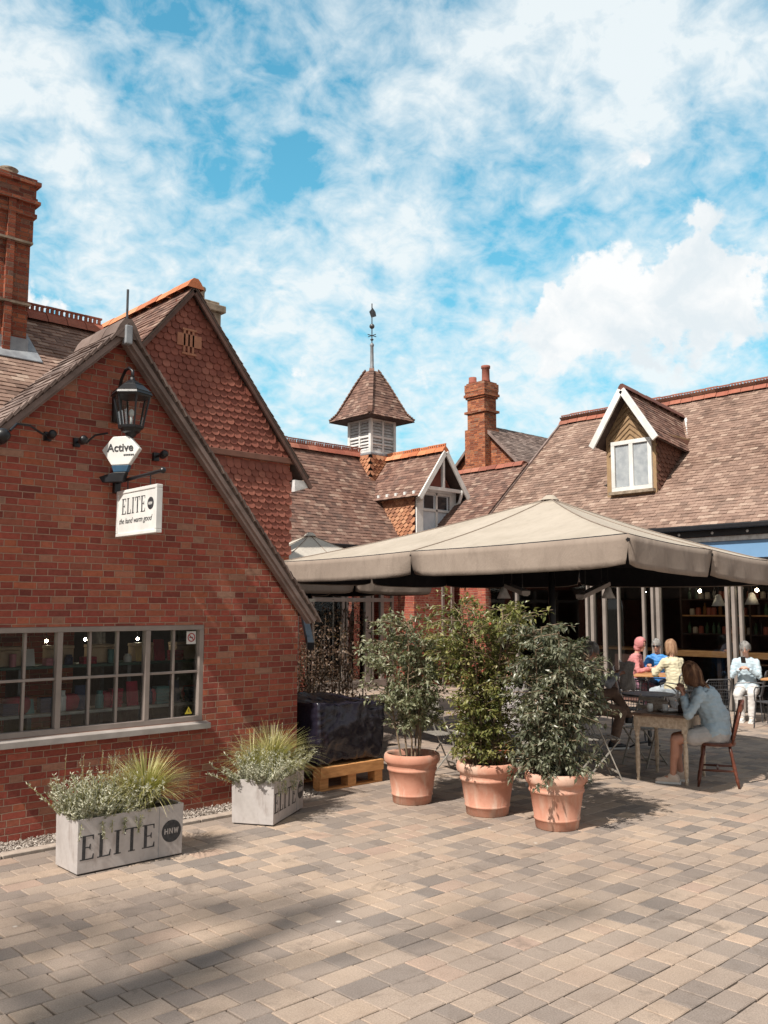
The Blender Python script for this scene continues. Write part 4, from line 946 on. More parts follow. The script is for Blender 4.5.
# ------------------------------------------------------------------ parasols
def make_parasol(label, C, Lc, Fc, Rc, zc, apex, mats, group, valance=.30, nm='parasol', nm_low=False):
    """C, Lc, Fc, Rc: four corners (x, y); apex (x, y, z)"""
    t = thing(nm, label, 'parasol', (apex[0], apex[1], 0), group)
    cor = [V((*p, zc-(.09 if p == Rc and nm_low else 0))) for p in (C, Rc, Fc, Lc)]; A = V(apex)
    mb = MB(); seams = MB(); N = 14; K_ = 8
    rim = []
    for k in range(4):
        a, b = cor[k], cor[(k+1)%4]; m = (a+b)/2
        for seg in ((a, m), (m, b)):
            for i in range(N): rim.append((seg[0].lerp(seg[1], i/N), i/N))
    n = len(rim); rows = []
    for j in range(K_+1):
        s = j/K_; r_ = []
        for i, (p, f) in enumerate(rim):
            q = A.lerp(p, max(s, .02)); sag = -.015*math.sin(PI*f)*s
            q = q+V((0,0, sag-.05*math.sin(PI*s))); r_.append(q)
        rows.append(r_)
    vs = [p for r_ in rows for p in r_]; fs = []
    for j in range(K_):
        for i in range(n): fs.append((j*n+i, j*n+(i+1)%n, (j+1)*n+(i+1)%n, (j+1)*n+i))
    vs.append(A+V((0,0,.0))); fs += [(len(vs)-1, i, (i+1)%n) for i in range(n)]
    mb.mesh(vs, fs); cano = mb.build('canopy', mats[0], t, smooth=True)
    vb = MB(); edge = rows[-1]
    for k in range(8):
        pts = [edge[(k*N+i)%n] for i in range(N+1)]; cols = []
        ce = (cor[0]+cor[2])/2; 
        tan = (pts[-1]-pts[0]).normalized(); out = V((tan.y, -tan.x, 0)); 
        if out.dot(pts[0]-ce) < 0: out = -out
        for i, p in enumerate(pts):
            f = i/N; e = min(f, 1-f); col = []
            for q in range(6):
                h = q/5; pull = max(0, 1-e/.10)
                off = out*((.014*math.sin(f*23+k*2+h*2)+.010*math.sin(f*61+k*5)+.02*mnoise.noise(V((f*9,k,h))))*h+.02*h-.05*h*pull)
                shr = tan*((.045 if f < .5 else -.045)*pull*h*h)
                col.append(p+off+shr+V((0,0,-valance*h*(1-.10*pull))))
            cols.append(col)
        m = 6; v2 = [c for col in cols for c in col]
        vb.mesh(v2, [(i*m+j, (i+1)*m+j, (i+1)*m+j+1, i*m+j+1) for i in range(N) for j in range(m-1)])
    v_o = vb.build('valance', mats[1], cano, smooth=True)
    md = v_o.modifiers.new('t', 'SOLIDIFY'); md.thickness = .004
    sm = MB()
    for k in range(8):
        ln = [rows[j][(k*N)%n]+V((0,0,.006)) for j in range(K_+1)]; sm.tube(ln, .007, 5)
    sm.build('seam', K['canvas_d'], cano)
    cap = MB(); cap.lathe([(0,.05),(.05,.045),(.09,.015),(.12,-.02)], apex, 16); cap.build('top_cap', mats[0], cano, smooth=True)
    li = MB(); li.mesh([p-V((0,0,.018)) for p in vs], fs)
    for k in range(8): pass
    li.build('canopy_shade', K['underside_shade'], cano, smooth=True)  # black copy of the canopy paints the shade on its underside
    vi = MB(); ce = (cor[0]+cor[2])/2; vi.mesh([p+V(((ce.x-p.x)*.004, (ce.y-p.y)*.004, .012)) for p in vb.v], vb.f); vi.build('valance_shade', K['underside_shade'], cano, smooth=True)  # black inner copy paints the shade inside the valance
    rb_ = MB()
    for k in range(8):
        p = rows[-1][(k*N)%n]; rb_.tube([rows[j][(k*N)%n]+V((0,0,-.05)) for j in range(K_+1)], .02, 5)
        rb_.beam(V((A.x, A.y, A.z-.85)), A.lerp(p, .5)+V((0,0,-.10)), .022, .035)
    rb_.build('rib', K['black'], t)
    po = MB(); po.tube([(A.x,A.y,.06),(A.x,A.y,A.z-.05)], .045, 12); po.lathe([(.05,A.z-.95),(.09,A.z-.93),(.09,A.z-.78),(.05,A.z-.76)], (A.x,A.y,0), 12); po.build('pole', K['black'], t, smooth=True)
    bs = MB(); bs.box((A.x-.45, A.y-.45, .0), (A.x+.45, A.y+.45, .09)); bs.build('base', K['iron'], t, bevel=.012)
    return t
make_parasol('large beige rectangular parasol canopy in the foreground over the cafe tables', (7.2,4.46), (7.95,10.86), (12.1,11.3), (11.37,4.98), 2.62, (9.75,7.21,3.40), (K['canvas'], K['canvas_d']), 'cafe parasols', nm_low=True)
make_parasol('paler parasol farther back whose top shows just right of the scalloped gable', (8.3,10.9) if False else (8.25,11.6), (8.35,14.95), (12.4,15.0), (12.2,11.75), 2.50, (10.54,13.35,3.32), (K['canvas_w'], K['canvas_d']), 'cafe parasols')
# heaters and pendants under the big parasol
def heater(a, b, label):
    t = thing('patio_heater', label, 'heater', tuple(V(a)), 'heaters under the parasol'); a, b = V(a), V(b)
    m = MB(); m.beam(a, b, .11, .05); m.build('housing', K['sill'], t, bevel=.006)
    m = MB(); m.beam(a+V((0,0,-.03)), b+V((0,0,-.03)), .06, .012); m.build('heating_tube', K['galv'], t)
    for s in (.2, .8): m = MB(); p = a.lerp(b, s); m.tube([p, p+V((0,0,.42))], .008, 6); m.build('hanger', K['black'], t)
heater((8.70,6.04,2.08), (9.34,6.10,2.24), 'slim bar heater under the parasol to the right of the pole')
heater((8.32,6.78,2.21), (8.16,6.39,2.12), 'slim bar heater under the parasol to the left of the pole')
pend = thing('pendant_lamp', 'small pale pendant lamp hanging under the parasol right of the pole', 'lamp', (10.6,6.9,2.1), 'pendant lamps under the parasol')
m = MB(); m.lathe([(.015,.16),(.04,.14),(.05,.10),(.095,0),(.088,0),(.04,.09)], (10.6,6.9,2.08), 14); m.build('lamp_shade', K['white_old'], pend, smooth=True)
m = MB(); m.tube([(10.6,6.9,2.23),(10.6,6.9,2.95)], .005, 5); m.build('cord', K['black'], pend)
dup(pend, (9.6,7.9,2.1), 0, 'small pale pendant lamp hanging under the parasol left of the pole')
for x_, (a_, b_, c_) in enumerate(((17.6, 8.85, 2.02), (17.7, 8.2, 2.05))):
    dup(pend, (a_, b_, c_), 0, ['pendant lamp inside the cafe window above the counter left of the paired posts', 'pendant lamp inside the cafe just behind the paired posts'][x_], 'pendant lamps in the cafe', 1.5)

# ------------------------------------------------------------------ lettering (hand built serif capitals)
def serif(ch, h=1.0):
    """list of polygons (x, z) in a box of height 1, and the advance"""
    t = .13; s = .045
    if ch == 'E': return [[(0,0),(.62,0),(.62,.0+.22),(.58,.22),(.54,.06),(.26,s),(0,s)], [(.09,s),(.24,s),(.24,1-s),(.09,1-s)], [(0,1-s),(.26,1-s),(.54,.95),(.56,.80),(.60,.80),(.60,1),(0,1)], [(.24,.485),(.40,.485),(.44,.40),(.47,.40),(.47,.64),(.44,.64),(.40,.53),(.24,.53)]], .74
    if ch == 'L': return [[(0,0),(.60,0),(.62,.27),(.58,.27),(.53,.06),(.26,s),(0,s)], [(.09,s),(.24,s),(.24,1-s),(.09,1-s)], [(0,1-s),(.34,1-s),(.34,1),(0,1)]], .72
    if ch == 'I': return [[(0,0),(.33,0),(.33,s),(0,s)], [(.09,s),(.24,s),(.24,1-s),(.09,1-s)], [(0,1-s),(.33,1-s),(.33,1),(0,1)]], .44
    if ch == 'T': return [[(.20,0),(.52,0),(.52,s),(.20,s)], [(.285,s),(.435,s),(.435,1-s),(.285,1-s)], [(0,.74),(.035,.74),(.08,.95-.01),(.285,1-s),(.435,1-s),(.64,.94),(.685,.74),(.72,.74),(.70,1),(.02,1)]], .82
    return [], .5
def sans(ch):
    t = .2
    if ch == 'H': return [[(0,0),(t,0),(t,1),(0,1)], [(.6,0),(.8,0),(.8,1),(.6,1)], [(t,.4),(.6,.4),(.6,.6),(t,.6)]], 1.0
    if ch == 'N': return [[(0,0),(t,0),(t,1),(0,1)], [(.6,0),(.8,0),(.8,1),(.6,1)], [(t,1),(t,.68),(.6,0),(.6,.32)]], 1.0
    if ch == 'W': return [[(.18,0),(.36,0),(.2,1),(0,1)], [(.36,0),(.36,.0),(.60,1),(.42,1),(.22,.16)], [(.64,0),(.80,.0),(.60,1),(.42,1)], [(.64,0),(.82,0),(1.02,1),(.82,1)]], 1.1
    return [], .5
def text_poly(mb, word, fn, o, ux, uz, nrm, h, xs=1.0, thick=.0015, sp=0):
    o, ux, uz, nrm = V(o), V(ux), V(uz), V(nrm); x = 0
    for ch in word:
        polys, adv = fn(ch)
        for p in polys: mb.prism([o+ux*((x+a)*h*xs)+uz*(b*h) for a, b in p], nrm, 0, thick)
        x += adv+sp
    return x*h*xs
def font_text(word, size, mat, name, parent, M, thick=.001, shear=0, bold=0):
    cu_ = bpy.data.curves.new(name, 'FONT'); cu_.body = word; cu_.size = size; cu_.extrude = thick; cu_.shear = shear; cu_.offset = bold; cu_.align_x = 'CENTER'
    o = bpy.data.objects.new(name, cu_); S.collection.objects.link(o)
    dg = bpy.context.evaluated_depsgraph_get(); me = bpy.data.meshes.new_from_object(o.evaluated_get(dg)); bpy.data.objects.remove(o)
    me.transform(Matrix.Translation(-V(ORG[parent.name]))@M); me.materials.append(mat)
    o = bpy.data.objects.new(name, me); S.collection.objects.link(o); o.parent = parent; ORG[o.name] = ORG[parent.name]; return o
def disc(mb, c, ux, uz, nrm, r, d0, d1, n=40):
    c, ux, uz = V(c), V(ux), V(uz); mb.prism([c+ux*(r*math.cos(2*PI*i/n))+uz*(r*math.sin(2*PI*i/n)) for i in range(n)], nrm, d0, d1)

# ------------------------------------------------------------------ wall lantern, hexagon sign, hanging sign, spotlights
ln = thing('wall_lantern', 'black glazed lantern on a swan neck bracket below the near gable peak', 'lantern', (3.93, 7.84, 3.6))
lx, ly = 3.84, 7.50
m = MB(); sw = [(lx,7.83,3.92),(lx,7.70,3.86),(lx,7.60,3.95)]
m.box((lx-.045, 7.80, 3.70), (lx+.045, 7.848, 4.02)); m.tube([(lx,7.82,3.98),(lx,7.74,4.16),(lx,7.66,4.24),(lx,7.58,4.25),(lx,ly,4.20),(lx,ly,4.10)], .016, 8); m.build('bracket', K['black'], ln, smooth=True)
m = MB(); NS = 6
def hexr(mb, r0, z0, r1, z1, **k):
    a = [V((lx+r0*math.cos(2*PI*i/NS+.3), ly+r0*math.sin(2*PI*i/NS+.3), z0)) for i in range(NS)]; b = [V((lx+r1*math.cos(2*PI*i/NS+.3), ly+r1*math.sin(2*PI*i/NS+.3), z1)) for i in range(NS)]
    mb.mesh(a+b, [(i, (i+1)%NS, NS+(i+1)%NS, NS+i) for i in range(NS)]+[tuple(range(NS)), tuple(reversed(range(NS, 2*NS)))])
hexr(m, .215, 3.935, .20, 3.97); hexr(m, .20, 3.97, .11, 4.05); hexr(m, .11, 4.05, .035, 4.10); hexr(m, .03, 4.10, .02, 4.14); m.build('lantern_roof', K['black'], ln, bevel=.006)
m = MB()
for i in range(NS):
    a = 2*PI*i/NS+.3; m.tube([(lx+.12*math.cos(a), ly+.12*math.sin(a), 3.60), (lx+.185*math.cos(a), ly+.185*math.sin(a), 3.935)], .010, 6)
hexr(m, .13, 3.585, .135, 3.61); hexr(m, .19, 3.915, .20, 3.935); hexr(m, .09, 3.545, .11, 3.585); m.lathe([(.0,3.44),(.02,3.455),(.018,3.48),(.05,3.51),(.06,3.535),(.09,3.548)], (lx,ly,0), 12)
fr_ = m.build('lantern_frame', K['black'], ln)
m = MB()
for i in range(NS):
    a, b = 2*PI*i/NS+.3, 2*PI*(i+1)/NS+.3
    m.face([(lx+.118*math.cos(a), ly+.118*math.sin(a), 3.61), (lx+.118*math.cos(b), ly+.118*math.sin(b), 3.61), (lx+.18*math.cos(b), ly+.18*math.sin(b), 3.915), (lx+.18*math.cos(a), ly+.18*math.sin(a), 3.915)])
m.build('pane', K['glass'], fr_)
m = MB(); m.ell((lx,ly,3.75), (.028,.028,.045)); m.tube([(lx,ly,3.61),(lx,ly,3.72)], .014, 8); m.build('bulb', K['white'], ln, smooth=True); ln.scale = (.9,.9,.88)

hx = thing('hexagon_sign', 'white hexagonal projecting sign reading Active with blue tip under the lantern', 'sign', (3.80, 7.60, 3.2))
hX, hY, hZ = 3.80, 7.60, 3.385
pts = [(-.09,.165),(.09,.165),(.215,.03),(.10,-.13),(-.10,-.13),(-.215,.03)]
m = MB(); m.prism([V((hX, hY-a, hZ+b)) for a, b in pts], (1,0,0), -.03, .03); hb_o = m.build('panel', K['white'], hx, bevel=.008)
m = MB(); m.prism([V((hX, hY-a, hZ+b)) for a, b in ((-.10,-.133),(.10,-.133),(.075,-.20),(-.075,-.20))], (1,0,0), -.028, .028); m.build('blue_tip', plain('navy_paint', (.03,.09,.16), rough=.4), hx, bevel=.004)
Mx = Matrix(((0,0,-1,hX-.0335),(-1,0,0,hY),(0,1,0,hZ+.01),(0,0,0,1)))
font_text('Active', .115, K['ink'], 'sign_lettering', hb_o, Mx, .001, 0, .002)
font_text('MEDIA', .034, K['ink'], 'sign_subtitle', hb_o, Matrix(((0,0,-1,hX-.0335),(-1,0,0,hY-.08),(0,1,0,hZ-.035),(0,0,0,1))), .001, 0, .001) if False else None
m = MB()
for i in range(6): m.box((hX-.034, hY-.155+i*.020, hZ-.038), (hX-.0305, hY-.141+i*.020, hZ-.022))
m.build('sign_subtitle', K['ink'], hb_o)
m = MB(); m.prism([V((hX, hY-a, hZ-.203+b)) for a, b in ((-.07,0),(.07,0),(.03,-.10),(-.20,-.10),(-.24,-.04))], (1,0,0), -.03, .03); m.build('bracket', K['black'], hx, bevel=.006); hx.rotation_euler = (0,0,R(32)); hx.scale = (.9,.9,.9)

sg = thing('hanging_sign', 'white framed hanging sign reading ELITE on an iron wall bracket', 'sign', (3.87, 7.84, 2.6))
m = MB(); m.tube([(3.87,7.83,3.12),(3.87,6.98,3.14)], .017, 8); m.ell((3.87,6.965,3.14), (.028,.028,.028)); m.box((3.84,7.80,3.02), (3.90,7.848,3.24)); m.tube([(3.87,7.82,3.16),(3.87,7.74,3.2),(3.87,7.66,3.13)], .012, 6)
for y_ in (7.60, 7.18): m.tube([(3.87,y_,3.12),(3.87,y_,3.02)], .006, 6)
m.build('bracket', K['black'], sg)
sx, sy0, sy1, sz0, sz1 = 3.87, 7.01, 7.76, 2.60, 3.025
m = MB(); m.box((sx-.022, sy0+.03, sz0+.03), (sx+.022, sy1-.03, sz1-.03)); pnl = m.build('panel', K['white'], sg)
m = MB()
for a, b, c, d in ((sy0, sy1, sz0, sz0+.032), (sy0, sy1, sz1-.032, sz1), (sy0, sy0+.032, sz0+.032, sz1-.032), (sy1-.032, sy1, sz0+.032, sz1-.032)): m.box((sx-.03, a, c), (sx+.03, b, d))
m.build('frame', K['white'], sg, bevel=.005)
m = MB(); text_poly(m, 'ELITE', serif, (sx-.0222, sy1-.10, sz0+.20), (0,-1,0), (0,0,1), (-1,0,0), .145, .88, .0015, .02)
disc(m, (sx-.0222, sy0+.115, sz0+.265), (0,-1,0), (0,0,1), (-1,0,0), .055, 0, .0015); m.build('sign_lettering', K['ink'], pnl)
m = MB(); text_poly(m, 'HNW', sans, (sx-.0245, sy0+.150, sz0+.252), (0,-1,0), (0,0,1), (-1,0,0), .026, .85, .001); m.build('emblem_lettering', K['white'], pnl)
font_text('the hand warm good', .072, K['ink'], 'sign_subtitle', pnl, Matrix(((0,0,-1,sx-.0235),(-1,0,0,(sy0+sy1)/2+.02),(0,1,0,sz0+.115),(0,0,0,1))), .0008, .35)

def spot(p, label, arm=None, big=.8):
    x, y, z = p; t = thing('wall_spotlight', label, 'spotlight', (x, 7.84, z), 'black spotlights on the gable wall')
    m = MB(); m.lathe([(.0,0),(.035,.0),(.045,.03),(.045,.09),(.03,.11),(0,.115)], (0,0,0), 16)
    R_ = Matrix.Rotation(R(70), 3, 'X'); m.v = [R_@(v*big)+V((x, y, z)) for v in m.v]; m.build('lamp_head', K['black'], t, smooth=True)
    m = MB(); m.box((x-.03, 7.815, z-.03), (x+.03, 7.848, z+.05)); m.tube([(x,7.83,z+.01),(x,y-.02,z+.02)], .012, 6)
    if arm: m.tube(arm, .010, 8)
    m.build('bracket', K['black'], t)
spot((3.47, 7.74, 3.44), 'black spotlight left of the lantern on the gable wall', [(3.55,7.82,3.45),(3.62,7.78,3.53),(3.75,7.80,3.57)])
spot((4.27, 7.72, 3.40), 'black spotlight right of the hexagon sign on the gable wall')
spot((3.20, 7.78, 3.46), 'black spotlight with long curved arm near the left roof slope', [(3.21,7.78,3.46),(3.1,7.72,3.47),(2.95,7.60,3.50),(2.80,7.5,3.48),(2.72,7.42,3.40)])
spot((2.68, 7.55, 3.33), 'larger black spotlight at the left edge of the gable wall', None, 1.25)

# ------------------------------------------------------------------ shop interior seen through the casements
def shelf(z, y, label, mat, kind='display_shelf', x0=2.2, x1=5.6, dep=.35):
    t = thing(kind, label, 'shelf', ((x0+x1)/2, y, 0), 'shelves inside the shop window')
    m = MB(); m.box((x0, y-dep/2, z-.03), (x1, y+dep/2, z)); m.build('board', mat, t, bevel=.004)
    m = MB()
    for i in range(4): xx = x0+.02+(x1-x0-.08)*i/3; m.box((xx, y-dep/2+.02, .03), (xx+.04, y+dep/2-.02, z-.031))
    m.build('upright', K['iron'], t)
grn = plain('dark_green_board', (.02,.07,.05), rough=.4)
shelf(1.40, 8.75, 'green display shelf at head height inside the shop window', grn)
shelf(.98, 8.50, 'pale low counter inside the shop window carrying crimson cushions', K['galv'])
shelf(1.95, 9.35, 'high dark shelf at the back of the shop', K['dark2'])
tan = plain('tan_board', (.50,.36,.24), (.42,.28,.18), rough=.6); crim = plain('crimson_cloth', (.36,.02,.05), (.22,.012,.03), rough=.8)
navy = plain('navy_cloth', (.03,.04,.09), rough=.8); pale = plain('pale_cloth', (.5,.48,.46), rough=.8)
r9 = random.Random(33); words = ['first', 'second', 'third', 'fourth', 'fifth', 'sixth', 'seventh', 'eighth', 'ninth', 'tenth']
for i in range(6):
    x = 2.7+i*.46+r9.uniform(-.03,.03)
    m = MB(); m.box((x, 8.64, 1.402), (x+.24, 8.82, 1.402+.15)); m.box((x-.005, 8.635, 1.555), (x+.245, 8.825, 1.585))
    tag(m.build('gift_box', tan, bevel=.006, loc=(x+.12, 8.72, 1.402), ), 'tan lidded box on the green shop shelf, %s from the left' % words[i], 'box', 'tan boxes on the green shop shelf')
    m = MB(); m.lathe([(.0,.0),(.10,.0),(.125,.04),(.125,.11),(.10,.15),(0,.155)], (x+.1, 8.46, .983), 18)
    tag(m.build('round_cushion', crim, smooth=True, loc=(x+.1, 8.46, .983)), 'crimson round cushion on the pale shop counter, %s from the left' % words[i], 'cushion', 'crimson cushions on the shop counter')
for i in range(9):
    x = 2.62+i*.32+r9.uniform(-.05,.05); h = r9.uniform(.12,.3); c_ = r9.choice([navy, pale, crim, tan])
    m = MB(); m.lathe([(0,0),(.05,0),(.065,h*.3),(.05,h*.7),(.02,h*.85),(.022,h),(0,h)], (x, 9.3, 1.953), 14)
    tag(m.build('vase', c_, smooth=True, loc=(x, 9.3, 1.953)), 'slim vase on the high back shelf of the shop, %s from the left' % words[i], 'vase', 'vases on the high shop shelf')
for i in range(5):
    x = 2.75+i*.5
    t = thing('shop_lamp', 'small lit lamp hanging inside the shop window, %s from the left' % words[i], 'lamp', (x, 9.0+.2*(i%2), 1.62), 'small lit lamps in the shop')
    m = MB(); m.ell((x, 9.0+.2*(i%2), 1.62), (.013,.013,.016)); m.build('bulb', K['bulb'], t, smooth=True)
    m = MB(); m.tube([(x,9.0+.2*(i%2),1.64),(x,9.0+.2*(i%2),2.34)], .004, 5); m.build('cord', K['black'], t)
stk = [('stacked_books', 'small stack of books'), ('glass_jar', 'pale jar'), ('picture_frame', 'small framed card'), ('folded_cloth', 'folded cloth pile'), ('candle', 'pillar candle')]
scol = [plain('stock_white', (.66,.64,.62), rough=.6), plain('stock_ochre', (.55,.38,.16), rough=.7), plain('stock_pink', (.55,.22,.26), rough=.7), plain('stock_teal', (.07,.20,.20), rough=.6), crim, pale, navy]
cname = ['white', 'ochre', 'pink', 'teal', 'crimson', 'grey', 'navy']
for row_, (zz0, yy0, nn_, where) in enumerate(((.985, 8.37, 15, 'pale counter front'), (1.402, 8.60, 13, 'green shelf front'), (.03, 8.25, 12, 'shop floor by the window'))):
    for i in range(nn_):
        x = 2.66+i*(2.55/nn_)+r9.uniform(-.03,.03); k = r9.randrange(5); ci = r9.randrange(7); m = MB(); h = r9.uniform(.08,.20)+(.35 if row_ == 2 else 0)
        if k == 0:
            for q in range(int(h/.03)): a_ = r9.uniform(-.01,.01); m.box((x-.06+a_, yy0-.045, zz0+q*.03), (x+.06+a_, yy0+.045, zz0+q*.03+.028), r9.random())
        elif k == 1: m.lathe([(0,0),(.035,0),(.04,.01),(.04,h*.7),(.028,h*.82),(.03,h),(0,h)], (x, yy0, zz0), 12)
        elif k == 2: m.prism([(x-.06,yy0,zz0),(x+.06,yy0,zz0),(x+.06,yy0+.04,zz0+h+.04),(x-.06,yy0+.04,zz0+h+.04)], (0,1,0), 0, .012); m.prism([(x-.04,yy0-.002,zz0+.03),(x+.04,yy0-.002,zz0+.03),(x+.04,yy0+.034,zz0+h),(x-.04,yy0+.034,zz0+h)], (0,1,0), -.004, 0)
        elif k == 3:
            for q in range(max(2, int(h/.035))): m.box((x-.07, yy0-.05, zz0+q*.035), (x+.07, yy0+.05, zz0+q*.035+.033))
        else: m.lathe([(0,0),(.03,0),(.032,h),(.01,h-.004),(0,h-.004)], (x, yy0, zz0), 12)
        tag(m.build(stk[k][0], scol[ci], loc=(x, yy0, zz0), bevel=.003 if k in (0,3) else 0), '%s %s on the %s, %s from left' % (cname[ci], stk[k][1], where, (words+['eleventh','twelfth','thirteenth','fourteenth','fifteenth'])[i]), stk[k][0].replace('_', ' '), 'small stock displayed inside the shop window')
for i in range(8):
    x = 2.55+i*.36; zt = .03; h = r9.uniform(.35,.6)
    m = MB(); m.box((x, 8.95, .03), (x+.26, 9.25, .03+h)); m.box((x+.03, 8.93, .06), (x+.23, 8.949, h-.02))
    tag(m.build('storage_crate', r9.choice([navy, pale, tan, grn]), bevel=.01, loc=(x+.13, 9.1, .03)), 'crate on the shop floor behind the counter, %s from the left' % words[i], 'crate', 'crates on the shop floor')

# ------------------------------------------------------------------ leaves
def leaf(mb, p, d, n, ln, wd, r, curl=.25):
    d = d.normalized(); s = d.cross(n)
    if s.length < 1e-4: s = d.orthogonal()
    s.normalize(); n = s.cross(d)
    a = p; b = p+d*ln*.45+s*wd*.5+n*ln*.06; c = p+d*ln-n*ln*curl; e = p+d*ln*.45-s*wd*.5+n*ln*.06; m = p+d*ln*.5-n*ln*.05
    mb.mesh([a, b, c, e, m], [(0,4,1),(1,4,2),(0,3,4),(3,2,4)], r)
def rv(r): 
    z = r.uniform(-1,1); a = r.uniform(0,2*PI); q = math.sqrt(1-z*z); return V((q*math.cos(a), q*math.sin(a), z))
POT_H = .49
def pot_parts(t):
    m = MB(); prof = [(0,.0),(.184,.0),(.191,.008),(.198,.075),(.204,.078),(.208,.088),(.204,.098),(.203,.10),(.236,.315),(.246,.32),(.250,.333),(.246,.346),(.243,.35),(.252,.385),(.270,.40),(.280,.42),(.280,.455),(.272,.48),(.258,.49),(.245,.485),(.238,.46),(.235,.40)]
    m.lathe(prof, (0,0,0), 40); m.build('pot', K['terra'], t, smooth=True, fixn=False)
    m = MB(); m.lathe([(.0,.435),(.10,.438),(.2,.43),(.237,.425)], (0,0,0), 20); m.build('soil', K['soil'], t)
def potted(name, label, seed, mat, H, W, n_leaf, zmin, canes, lmin, lmax, droop, top, shape):
    r = random.Random(seed); t = thing0(name, label, 'potted plant', 'terracotta potted shrubs')
    pot_parts(t); st = MB(); lf = MB(); ends = []
    for c in range(canes):
        a = 2*PI*c/canes+r.uniform(-.3,.3); q = r.uniform(.05,.14); b = V((q*math.cos(a), q*math.sin(a), .42)); tip = V((W*.34*math.cos(a)*r.uniform(.4,1), W*.34*math.sin(a)*r.uniform(.4,1), H*r.uniform(.82,.97)))
        pts = [b.lerp(tip, k/7)+V((r.uniform(-.015,.015), r.uniform(-.015,.015), 0)) for k in range(8)]; st.tube(pts, [.011-.001*k for k in range(8)], 6)
        for k in range(int(26*H)):
            s_ = r.uniform(0.05, 1); p = b.lerp(tip, s_)
            if p.z < zmin*.85: continue
            a2 = r.uniform(0, 2*PI); ln = W*.42*shape(p.z/H)*r.uniform(.35,1.0)
            q = p+V((math.cos(a2)*ln, math.sin(a2)*ln, r.uniform(.02,.22)-droop*ln)); mid = p.lerp(q, .5)+V((0,0,.03)); st.tube([p, mid, q], [.005,.004,.002], 4, caps=False)
            ends.append((p, mid, q))
    st.build('stem', K['stem'], t)
    for i in range(n_leaf):
        p, mid, q = r.choice(ends); s_ = r.random()**.55; x = p.lerp(mid, s_*2) if s_ < .5 else mid.lerp(q, s_*2-1)
        x = x+rv(r)*.03; d = (q-p).normalized()*.6+rv(r)*.8+V((0,0,-droop*.7)); up = V((0,0,1))+rv(r)*.6
        cl = mnoise.noise(x*4)*.5
        leaf(lf, x, d, up, r.uniform(lmin, lmax), r.uniform(.3,.42)*lmax, min(1, max(0, r.random()*.75+.12+cl*.6)))
    lf.build('foliage', mat, t)
    return t
s1 = potted('potted_shrub', 'leftmost terracotta pot holding an airy grey green shrub with bare stems', 101, L_OLIVE, 1.92, .95, 5600, .80, 6, .040, .074, .15, 0, lambda z: .55+.6*z)
put(s1, (6.60, 6.66, .0), .4, (1.02,1.02,1.0))
m = MB()
for a_, b_ in (((.05,.08,.43),(.12,.12,1.55)), ((-.08,.02,.43),(-.10,.06,1.35)), ((.09,-.08,.43),(.14,-.10,1.4))): m.tube([a_, b_], .007, 6)
m.build('support_cane', K['cane'], s1) if False else None
s2 = potted('potted_shrub', 'middle terracotta pot with bushy yellow green shrub down to the rim', 202, L_YELLOW, 2.08, 1.0, 8600, .50, 8, .038, .070, .2, 0, lambda z: (.80 if z < .5 else .80+.25*math.sin((z-.5)*4)) if z < .93 else .7)
put(s2, (6.76, 5.80, .0), 1.4, (1.05,1.05,1.0))
s3 = potted('potted_shrub', 'rightmost terracotta pot with dense dark drooping leaved shrub', 303, L_DARK, 1.84, 1.02, 9800, .50, 8, .040, .074, .5, 0, lambda z: .85 if z < .9 else .80)
put(s3, (6.80, 5.02, .0), 2.2, (1.0,1.0,1.0))

